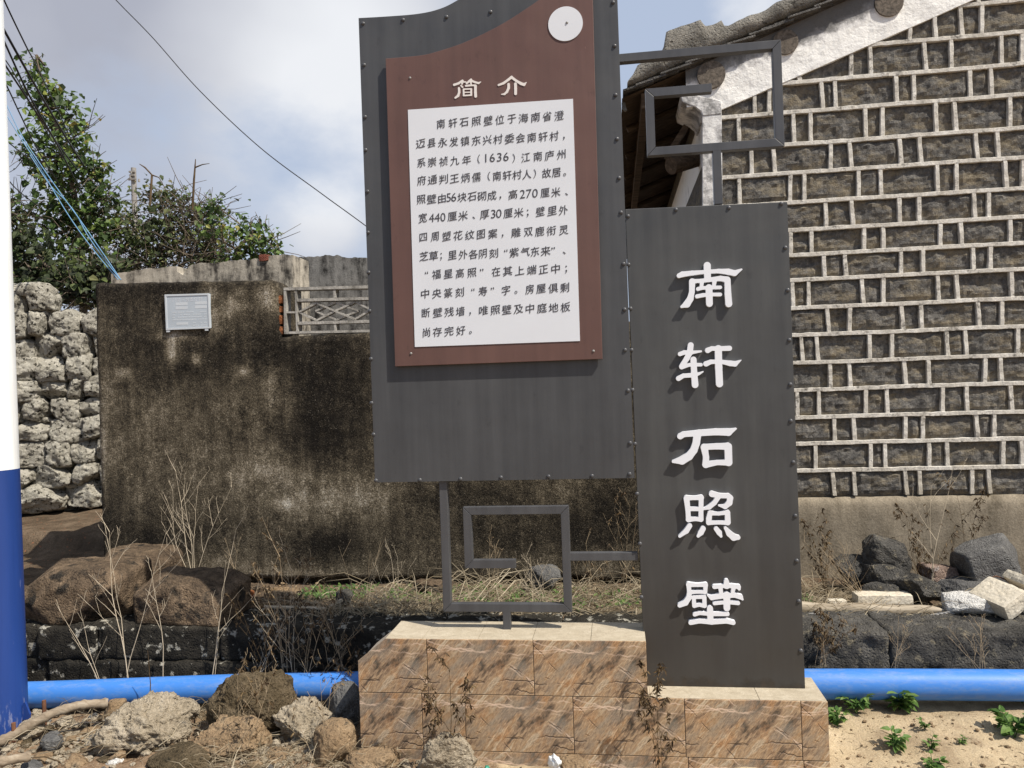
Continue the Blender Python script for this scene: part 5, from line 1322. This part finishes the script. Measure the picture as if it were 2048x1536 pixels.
# ------------------------------------------------------------------ dry stalks, weeds, straw
def branch(mb, lv, p, d, L, r, rnd, depth, bend, leaves=None, hue=None, split=.5):
    n = 7; pts = [p.copy()]; rad = [r]
    d = d.normalized(); q = p.copy()
    for i in range(n):
        d = (d+Vector((rnd.gauss(0, bend), rnd.gauss(0, bend), rnd.gauss(0, bend*.6)+.02))).normalized()
        q = q+d*(L/n); pts.append(q.copy()); rad.append(r*(1-.75*(i+1)/n))
        if depth and i >= 1 and rnd.random() < split:
            s = Vector((rnd.choice((-1, 1))*rnd.uniform(.5, 1), rnd.uniform(-.5, .5), rnd.uniform(.35, 1))).normalized()
            branch(mb, lv, q.copy(), (d*.5+s*.8), L*rnd.uniform(.22, .5)*(1-.5*i/n), r*.55, rnd, depth-1, bend, leaves, hue, split*.7)
        if lv is not None and leaves and rnd.random() < leaves:
            for _ in range(rnd.randint(1, 3)):
                dd = Vector((rnd.gauss(0, .5), rnd.gauss(0, .5), -1+rnd.random()*.7)); l = rnd.uniform(.010, .030); lv.leaf(q, dd, Vector((rnd.gauss(0, 1), -1, rnd.gauss(0, 1))), l, l*.3, rnd.random())
    mb.tube(pts, [max(x, .0006) for x in rad], 5, False)

def stalk(base, tip, Y, mat, label, seed, stems=1, r=.004, leaves=0, depth=2, spread=.1, split=.5, z0=None, bend=.07, group='dry stalks round the sign', name='dry_stalk'):
    rnd = random.Random(seed); b = P(*base, Y); t = P(*tip, Y); r *= .68; split = min(.8, split*1.25)
    if z0 is not None: b.z = z0
    mb = MB(); lv = MB()
    for k in range(stems):
        d = t-b; L = d.length*rnd.uniform(.75, 1.0) if k else d.length
        dd = d.normalized()+Vector((rnd.gauss(0, spread), rnd.gauss(0, spread*.6), 0))*(1 if k else 0)
        branch(mb, lv, b+Vector((rnd.gauss(0, .012), rnd.gauss(0, .01), 0))*(1 if k else 0), dd, L, r*(1 if not k else .7), rnd, depth, bend, leaves, None, split)
    if lv.v:
        root = empty(name, b, label, 'dry plant', group)
        mb.build('stem', mat, root, smooth=True); lv.build('dead_leaves', 'deadleaf', root, attr='hue')
    else:
        tag(mb.build(name, mat, loc=b, smooth=True), label, 'dry plant', group)

def stalks():
    stalk((256, 1360), (243, 1062), 3.62, 'palestalk', 'tall pale forked stalk before the brown stone blocks', 1, 3, .0045, 0, 2, .16, .6)
    stalk((200, 1375), (140, 1190), 3.62, 'palestalk', 'pale stalk leaning left before the long brown block', 2, 2, .0035, 0, 1, .12, .5)
    stalk((326, 1355), (334, 1142), 3.62, 'palestalk', 'thin pale stalk before the half shaded block', 3, 1, .0036, 0, 2, .1, .5)
    stalk((425, 1350), (452, 1060), 3.62, 'palestalk', 'pair of pale stems right of the half shaded block', 4, 2, .004, 0, 2, .10, .45)
    stalk((388, 1160), (346, 942), 4.40, 'palestalk', 'pale branching bush stalks against the plaster wall', 5, 5, .0045, 0, 2, .22, .7)
    stalk((470, 1160), (452, 1075), 4.45, 'straw', 'short thin stem at the plaster wall foot', 6, 2, .003, 0, 2, .2, .5)
    stalk((578, 1392), (573, 1092), 3.60, 'straw', 'tall straw stem with dead leaves left of the pedestal', 7, 4, .0045, .35, 2, .12, .55)
    stalk((606, 1410), (640, 1190), 3.55, 'straw', 'straw stems with dead leaves nearest the pedestal', 8, 4, .0042, .30, 2, .16, .5)
    stalk((500, 1390), (560, 1230), 3.58, 'palestalk', 'pale stalk leaning right across the dark ledge', 9, 3, .0036, .05, 1, .2, .4)
    stalk((590, 1400), (600, 1130), 3.58, 'palestalk', 'pale taller stem in the clump left of the pedestal', 41, 3, .0032, .2, 2, .14, .6)
    stalk((560, 1405), (530, 1180), 3.6, 'deadstalk', 'dark seed stems in the clump left of the pedestal', 42, 3, .003, .2, 2, .16, .5)
    stalk((690, 1360), (670, 1180), 3.62, 'straw', 'straw stems against the dark ledge near the pedestal', 43, 4, .0028, .1, 2, .25, .5)
    stalk((545, 1420), (470, 1335), 3.46, 'deadstalk', 'dark dead twig arching over the mossy boulder', 10, 3, .0032, .5, 2, .3, .5)
    stalk((640, 1420), (716, 1290), 3.5, 'deadstalk', 'dark leafy dead stem by the pedestal chamfer', 11, 3, .003, .2, 2, .25, .5)
    stalk((720, 1250), (735, 1080), 4.05, 'straw', 'thin straw stems on the terrace left of the pedestal', 12, 5, .0028, 0, 1, .25, .4)
    stalk((800, 1245), (770, 1105), 4.1, 'palestalk', 'pale bent stems behind the left pedestal end', 13, 4, .003, 0, 2, .3, .45)
    stalk((980, 1235), (985, 1075), 4.2, 'straw', 'thin straw stems seen inside the square frame', 14, 5, .003, .05, 2, .3, .5)
    stalk((1100, 1240), (1065, 1110), 4.1, 'palestalk', 'pale bent straw by the right bar of the square frame', 15, 6, .003, 0, 2, .4, .5)
    stalk((1190, 1240), (1195, 1090), 4.15, 'straw', 'straw stems between square frame and name panel', 16, 6, .003, .1, 2, .3, .5)
    stalk((1250, 1240), (1262, 1000), 4.25, 'straw', 'tall thin stem beside the edge of the name panel', 17, 3, .003, .1, 2, .12, .5)
    stalk((1862, 1190), (1898, 938), 4.3, 'palestalk', 'tall pale stalk against the house plinth', 18, 2, .0042, .12, 2, .1, .45)
    stalk((1850, 1190), (1838, 1030), 4.35, 'deadstalk', 'dark leafy dead stems left of the tall pale stalk', 19, 5, .003, .35, 2, .2, .5)
    stalk((1930, 1130), (1940, 985), 4.55, 'deadstalk', 'dark withered stem on the plinth above the grey boulder', 20, 2, .003, .5, 2, .1, .4)
    stalk((1730, 1200), (1610, 1090), 4.15, 'straw', 'fan of bent straw beside the name panel edge', 21, 14, .0028, .03, 1, .28, .35)
    stalk((1650, 1195), (1634, 1050), 4.25, 'deadstalk', 'dark seed stems right of the name panel', 22, 4, .003, .35, 2, .16, .5)
    stalk((1640, 1330), (1660, 1230), 3.62, 'straw', 'wispy dry tuft on the dark ledge next to the panel', 23, 8, .002, .2, 2, .3, .6)
    stalk((1790, 1335), (1800, 1235), 3.60, 'straw', 'thin straws hanging before the middle of the right ledge', 24, 4, .0022, 0, 2, .35, .4)
    stalk((1960, 1345), (1945, 1225), 3.60, 'straw', 'thin straws hanging before the right end of the ledge', 25, 5, .0022, 0, 2, .35, .4)
    stalk((885, 1545), (912, 1330), 2.95, 'deadstalk', 'dead dark plant with hanging leaves before the pedestal', 26, 2, .0035, .55, 2, .18, .5, z0=-.03)
    stalk((850, 1540), (845, 1385), 2.92, 'deadstalk', 'thin dead stem left of the dead leafy plant', 27, 2, .0026, .6, 2, .12, .4, z0=-.03)
    stalk((1320, 1545), (1290, 1370), 2.95, 'deadstalk', 'dead leafy stem before the step of the pedestal', 28, 3, .0028, .65, 2, .12, .45, z0=-.03)
    stalk((480, 1530), (560, 1330), 3.05, 'straw', 'bent straw over the tan cracked rock', 29, 4, .0028, .1, 2, .25, .5, z0=-.03)
    stalk((650, 1520), (640, 1350), 3.0, 'straw', 'thin straw stems before the pointed rock', 30, 3, .0025, .05, 2, .2, .5, z0=-.03)
    stalk((300, 1420), (288, 1300), 3.4, 'deadstalk', 'small dark post-like twig before the blue pipe', 31, 1, .005, 0, 0, .1, 0)
stalks()

def weed(px, size, seed, label, n=9):
    rnd = random.Random(seed); b = G(px[0], px[1], .03)
    b.z = gz(b.x, b.y); root = empty('weed', b, label, 'weed', 'green weeds in the sand'); st = MB(); lf = MB()
    for k in range(n):
        a = rnd.uniform(0, 6.28); out = Vector((math.cos(a), math.sin(a), 0)); h = size*rnd.uniform(.45, 1.0)
        p1 = b+out*h*.25+Vector((0, 0, h*.6)); p2 = b+out*h*.5+Vector((0, 0, h*.95))
        st.tube([b, p1, p2], [.0022, .0016, .001], 5)
        for p in (p1, p2, b.lerp(p1, .6)):
            for _ in range(3):
                aa = a+rnd.uniform(-1.5, 1.5); d = Vector((math.cos(aa), math.sin(aa), rnd.uniform(-.25, .55))); l = size*rnd.uniform(.32, .62)
                lf.leaf(p, d, Vector((rnd.gauss(0, .3), rnd.gauss(0, .3), 1)), l, l*.58, rnd.random())
    st.build('stem', 'herb', root, attr='hue'); lf.build('leaves', 'herb', root, attr='hue')
def weeds():
    weed((1800, 1432), .105, 1, 'biggest bushy green weed just below the blue pipe', 13)
    weed((1712, 1440), .085, 2, 'leggy green weed near the pedestal corner below the pipe', 5)
    weed((1676, 1455), .07, 3, 'green weed touching the right end of the pedestal', 7)
    weed((1790, 1500), .07, 4, 'sparse green weed in the middle of the sand', 6)
    weed((1850, 1470), .04, 5, 'tiny green sprout on the sand below the biggest weed', 4)
    weed((1862, 1500), .045, 6, 'small sprig right of the sparse weed', 4)
    weed((2030, 1480), .10, 7, 'broad green weed at the right edge of the sand', 10)
    weed((1866, 1535), .06, 8, 'green weed at the bottom edge of the sand', 8)
    weed((2045, 1420), .05, 9, 'green sprig at the far right near the pipe', 5)
    weed((1925, 1492), .03, 10, 'tiny sprout in the sand left of the broad weed', 4)
weeds()

def straw_mats():
    rnd = random.Random(6); mb = MB()
    def blades(x0, x1, y0, y1, n, hmin, hmax, z, lean=1.0, hue=(0, 1)):
        for k in range(n):
            x, y = rnd.uniform(x0, x1), rnd.uniform(y0, y1); a = rnd.uniform(0, 6.28); h = rnd.uniform(hmin, hmax)
            d = Vector((math.cos(a)*lean, math.sin(a)*lean*.5, rnd.uniform(.1, 1))).normalized(); w = d.cross(Vector((0, -1, .2))).normalized()*rnd.uniform(.0008, .0022)
            p = Vector((x, y, z)); m_ = p+d*h*.55+Vector((0, 0, h*.05)); e = p+d*h+Vector((0, 0, -h*.15)); hu = rnd.uniform(*hue)
            mb.add([p-w, p+w, m_+w*.8, m_-w*.8, e], [(0, 1, 2, 3), (3, 2, 4)], hu)
    blades(-1.35, .3, 3.95, 4.55, 2600, .04, .13, TZ, 2.2)
    blades(-1.4, .3, 3.95, 4.5, 240, .2, .45, TZ+.01, 2.0, (.5, 1))
    blades(-2.0, -1.3, 3.9, 4.4, 200, .04, .2, TZ, 2.0, (.3, 1))
    blades(-1.6, -.9, 3.9, 4.2, 500, .05, .16, TZ)
    blades(.8, 1.35, 4.0, 4.5, 800, .05, .18, TZ, 1.4)
    blades(.8, 2.4, 3.95, 4.5, 120, .15, .4, TZ+.01, 2.0, (.4, 1))
    blades(-2.7, -1.2, 2.95, 3.45, 260, .05, .22, .03, 2.2, (.2, 1))
    blades(1.3, 2.4, 3.95, 4.2, 800, .03, .09, TZ, 1.6)
    blades(-1.7, -.9, 2.85, 3.1, 450, .05, .18, 0, 1.4)
    blades(-2.3, -1.1, 3.35, 3.48, 350, .05, .16, 0)
    blades(.82, 2.4, 2.95, 3.5, 260, .01, .06, .045, 2.4, (.1, .8))
    tag(mb.build('dry_grass', 'grassblade', attr='hue'), 'matted dry straw and grass', 'grass', None, 'stuff')
    mb = MB()
    for (x0, x1, y0, y1, n) in ((-1.85, -1.45, 4.2, 4.5, 330), (-1.35, -.95, 4.15, 4.5, 260), (-.9, -.2, 4.0, 4.5, 420), (-.2, .3, 4.05, 4.4, 160), (.82, 1.0, 4.05, 4.3, 160)):
        for k in range(n):
            p = Vector((rnd.uniform(x0, x1), rnd.uniform(y0, y1), TZ+rnd.uniform(0, .015))); a = rnd.uniform(0, 6.28); l = rnd.uniform(.012, .04)
            mb.leaf(p, Vector((math.cos(a), math.sin(a), rnd.uniform(.2, 1.4))), Vector((0, -.3, 1)), l, l*.45, rnd.random())
    tag(mb.build('ground_cover', 'herb', attr='hue'), 'low green weeds on the terrace', 'weeds', None, 'stuff')
straw_mats()

# ------------------------------------------------------------------ trees, vines, far pole, wires
def foliage(name, label, cat, blobs, Y, mat, count, leaf, seed, depth=.9, twigs=30, trunk=None, group=None, huebias=0, tangle=200):
    """blobs: (px, py, radius px) clouds of leaves round a branch skeleton"""
    rnd = random.Random(seed); s = mpx(Y); B = [(P(x, y, Y), r*s) for x, y, r in blobs]
    base = P(*trunk[0], Y); base.z = .5; root = empty(name, base, label, cat, group)
    tr = MB(); tp = [base]+[P(x, y, Y) for x, y in trunk]; tr.tube(tp, [.055*(1-.95*i/len(tp)) for i in range(len(tp))], 8)
    for c, r in B:
        a = min(tp, key=lambda p: (p-c).length+max(0, p.z-c.z)*2); mid = a.lerp(c, .5)+Vector((rnd.gauss(0, .05), rnd.gauss(0, .1), -.06)); tr.tube([a, mid, c], [.018, .011, .005], 5)
    for k in range(twigs):
        c, r = rnd.choice(B); d = Vector((rnd.gauss(0, 1), rnd.gauss(0, .7), rnd.gauss(.2, .8))).normalized(); e = c+d*r*rnd.uniform(.9, 1.35)
        tr.tube([c, c.lerp(e, .5)+Vector((rnd.gauss(0, .12), rnd.gauss(0, .1), .18))*r, c.lerp(e, .85)+Vector((rnd.gauss(0, .12), 0, rnd.gauss(0.05, .1)))*r, e+Vector((0, 0, -.1*r))], [.0045, .0035, .0025, .0015], 4)
    for k in range(tangle):
        c, r = rnd.choice(B[len(B)//3:]); p = c+Vector((rnd.gauss(0, .5), rnd.gauss(0, .4)-.2, rnd.gauss(-.2, .5)))*r; d = Vector((rnd.gauss(0, 1), rnd.gauss(0, .4), rnd.gauss(.1, .7))).normalized()
        l = rnd.uniform(.15, .5); tr.tube([p, p+d*l*.5+Vector((0, 0, rnd.uniform(-.04, .06))), p+d*l+Vector((0, 0, rnd.uniform(-.08, .04)))], [.0055, .004, .0025], 4, False)
    tr.build('trunk', 'twig', root, smooth=True)
    mb = MB(); W = [r*r for c, r in B]; tot = sum(W)
    for (c, r), w in zip(B, W):
        clumps = [c+Vector((rnd.gauss(0, .45), rnd.gauss(0, .45)*depth, rnd.gauss(0, .45)))*r for _ in range(max(3, int(w/tot*count/22)))]
        for cl in clumps:
            hb = rnd.uniform(.15, .7)+huebias; cr = r*.20+.05
            for _ in range(22):
                p = cl+Vector((rnd.gauss(0, 1), rnd.gauss(0, 1), rnd.gauss(0, .8)))*cr
                d = Vector((rnd.gauss(0, .7), rnd.gauss(0, .7)-.2, -.5+rnd.gauss(0, .5))); l = leaf*(.4+1.1*rnd.random()**1.5)
                mb.leaf(p, d, Vector((rnd.gauss(.3, .6), -.6+rnd.gauss(0, .5), .7)), l, l*.8, max(0, min(1, hb+rnd.gauss(0, .17))))
    mb.build('crown', mat, root, attr='hue')
    return root
def greenery():
    foliage('vine_tree', 'tall narrow tree smothered in green vines above the stone wall', 'tree',
        [(76, 118, 16), (62, 150, 20), (70, 190, 34), (92, 215, 34), (110, 178, 18), (100, 250, 46), (135, 215, 26), (120, 300, 55), (155, 270, 36), (165, 330, 42), (110, 350, 50), (190, 340, 22), (150, 390, 60), (200, 400, 34), (70, 330, 26), (55, 300, 16), (170, 440, 62), (110, 440, 55), (215, 460, 40), (140, 500, 70), (60, 470, 40), (90, 540, 60), (200, 530, 50), (40, 540, 36), (35, 400, 22)],
        8.6, 'vine', 4800, .075, 3, .9, 90, [(165, 560), (160, 450), (135, 320), (95, 210), (72, 110)])
    foliage('shrub', 'wide dark scrubby shrub behind the ruined pale wall', 'shrub',
        [(235, 470, 46), (270, 430, 40), (300, 400, 34), (330, 395, 30), (300, 480, 56), (360, 420, 36), (370, 480, 56), (415, 430, 30), (430, 480, 42), (410, 520, 40), (250, 530, 46), (320, 530, 46)],
        8.9, 'scrub', 2900, .065, 8, .9, 160, [(330, 560), (320, 500), (340, 440)], huebias=.16, tangle=700)
    foliage('shrub', 'light airy shrub with sparse green leaves at the right end', 'shrub',
        [(440, 445, 26), (470, 470, 32), (500, 450, 20), (520, 480, 28), (545, 480, 16), (500, 500, 26), (550, 500, 14), (430, 410, 14), (455, 520, 26), (500, 525, 20), (530, 515, 18)],
        8.2, 'vine', 900, .06, 12, .8, 45, [(470, 540), (475, 500), (500, 470)], tangle=60)
    foliage('shrub', 'dark shaded shrub behind the stone wall at far left', 'shrub',
        [(30, 470, 34), (50, 510, 46), (110, 560, 50), (170, 560, 46), (60, 560, 40), (215, 545, 36), (25, 430, 22), (215, 580, 30), (185, 598, 26), (235, 560, 26), (150, 590, 30)],
        7.75, 'scrub', 2100, .08, 21, .7, 40, [(110, 600), (100, 540)], huebias=-.08)
    # bare branches
    for pts, lab in (([(385, 420), (388, 360), (390, 335), (391, 318)], 'thin bare forked branch standing up from the shrubs'), ([(300, 410), (304, 350), (290, 335), (279, 328)], 'bare drooping twig above the dark shrub')):
        pp = [P(x, y, 8.3) for x, y in pts]; mb = MB().tube(pp, [.014, .012, .009, .004], 6)
        e = pp[2]; q = [e, P(405, 329, 8.3), P(419, 327, 8.3)] if pts[0][0] == 385 else [pp[1], P(318, 355, 8.3), P(335, 385, 8.3)]
        mb.tube(q, [.009, .006, .003], 6); tag(mb.build('bare_branch', 'deadstalk', loc=pp[0], smooth=True), lab, 'branch')
    # far concrete pole
    Yp = 22; b, t = P(268, 420, Yp), P(267, 336, Yp); root = empty('utility_pole', (b.x, Yp, 0), 'distant concrete utility pole rising behind the shrubs', 'pole')
    MB().tube([(b.x, Yp, 0), (t.x, Yp, t.z)], [.14, .075], 12).build('shaft', 'polegrey', root, smooth=True)
    for y, w in ((345, 14), (352, 12), (360, 18)):
        c = P(268, y, Yp); MB().box((c.x, Yp-.09, c.z), (w*mpx(Yp), .06, .05)).build('bracket', 'polegrey', root)
    for x, y in ((261, 355), (278, 361), (263, 345)):
        c = P(x, y, Yp-.1); MB().tube([(c.x, c.y, c.z-.04), (c.x, c.y, c.z+.05)], [.035, .025], 8).build('insulator', 'polegrey', root)
greenery()
def wires():
    def wire(pts, r, mat, lab, grp):
        pp = [P(x, y, Y) for x, y, Y in pts]; ref = []
        for i in range(len(pp)-1):
            p0, p1, p2, p3 = pp[max(i-1, 0)], pp[i], pp[i+1], pp[min(i+2, len(pp)-1)]
            for k in range(10):
                t = k/10; ref.append(.5*((2*p1)+(p2-p0)*t+(2*p0-5*p1+4*p2-p3)*t*t+(3*p1-p0-3*p2+p3)*t**3))
        ref.append(pp[-1]); tag(MB().tube(ref, r, 6).build('cable', mat, loc=ref[len(ref)//2], smooth=True), lab, 'cable', grp)
    wire([(150, -90, 7), (232, 0, 7), (305, 75, 7), (400, 182, 7), (520, 295, 7), (640, 385, 7), (740, 458, 7), (900, 580, 7)], .0052, 'wire', 'single thin cable crossing the open sky to the sign', None)
    k = 1/2.743
    gB = 'black cables at upper left'
    wire([(-40, -110, 5), (8, 0, 5.2), (52, 92, 5.6), (72, 130, 6), (120, 230, 7.6), (150, 300, 8.8)], .006, 'wire', 'uppermost black cable starting at the top edge', gB)
    wire([(-40, -20, 5), (0, 46, 5.1), (46, 128, 5.4), (90, 205, 6), (135, 280, 6.8), (180, 350, 8.8)], .0095, 'wire', 'thickest black cable of the bundle at upper left', gB)
    wire([(-40, 0, 5), (0, 66, 5.1), (58, 190, 5.5), (120, 300, 6.4), (165, 390, 8.8)], .0075, 'wire', 'black cable just below the thickest one', gB)
    wire([(-40, 60, 5), (0, 115, 5.1), (42, 178, 5.5), (110, 280, 6.4), (170, 360, 8.8)], .0075, 'wire', 'black cable in the middle of the bundle', gB)
    wire([(-40, 50, 5), (0, 106, 5.1), (30, 150, 5.5), (100, 275, 6.4), (150, 350, 8.8)], .0045, 'wire', 'thin black cable above the middle one', gB)
    wire([(-40, 100, 5), (4, 155, 5.1), (40, 228, 5.5), (70, 290, 6.0), (100, 340, 6.8), (150, 420, 8.8)], .0055, 'wire', 'lower black cable passing before the vine tree', gB)
    wire([(-40, 240, 5), (6, 276, 5.1), (68, 325, 5.8), (110, 350, 8.8)], .0045, 'wire', 'low black cable entering the vines nearly level', gB)
    wire([(-40, 300, 5), (8, 350, 5.1), (42, 386, 6), (100, 430, 8.8)], .0045, 'wire', 'lowest black cable at the left edge', gB)
    gW = 'pale blue cables reaching the plaster wall'
    wire([(-40, 120, 4.9), (3, 190, 4.9), (40, 265, 4.9), (75, 320, 4.9), (120, 385, 4.85), (160, 440, 4.8), (205, 505, 4.75), (242, 560, 4.72)], .0032, 'bluewire', 'upper pale blue cable dropping to the plaster wall top', gW)
    wire([(-40, 150, 4.9), (5, 218, 4.9), (45, 282, 4.9), (80, 335, 4.9), (115, 395, 4.85), (150, 450, 4.8), (195, 510, 4.75), (237, 560, 4.74)], .0032, 'bluewire', 'lower pale blue cable dropping to the plaster wall top', gW)
    wire([(60, 310, 5.0), (100, 370, 5.0), (128, 398, 4.9), (152, 428, 4.85), (175, 470, 4.8), (210, 520, 4.75), (240, 558, 4.70)], .003, 'bluewire', 'thin slack pale cable looping beside the blue pair', gW)
wires()
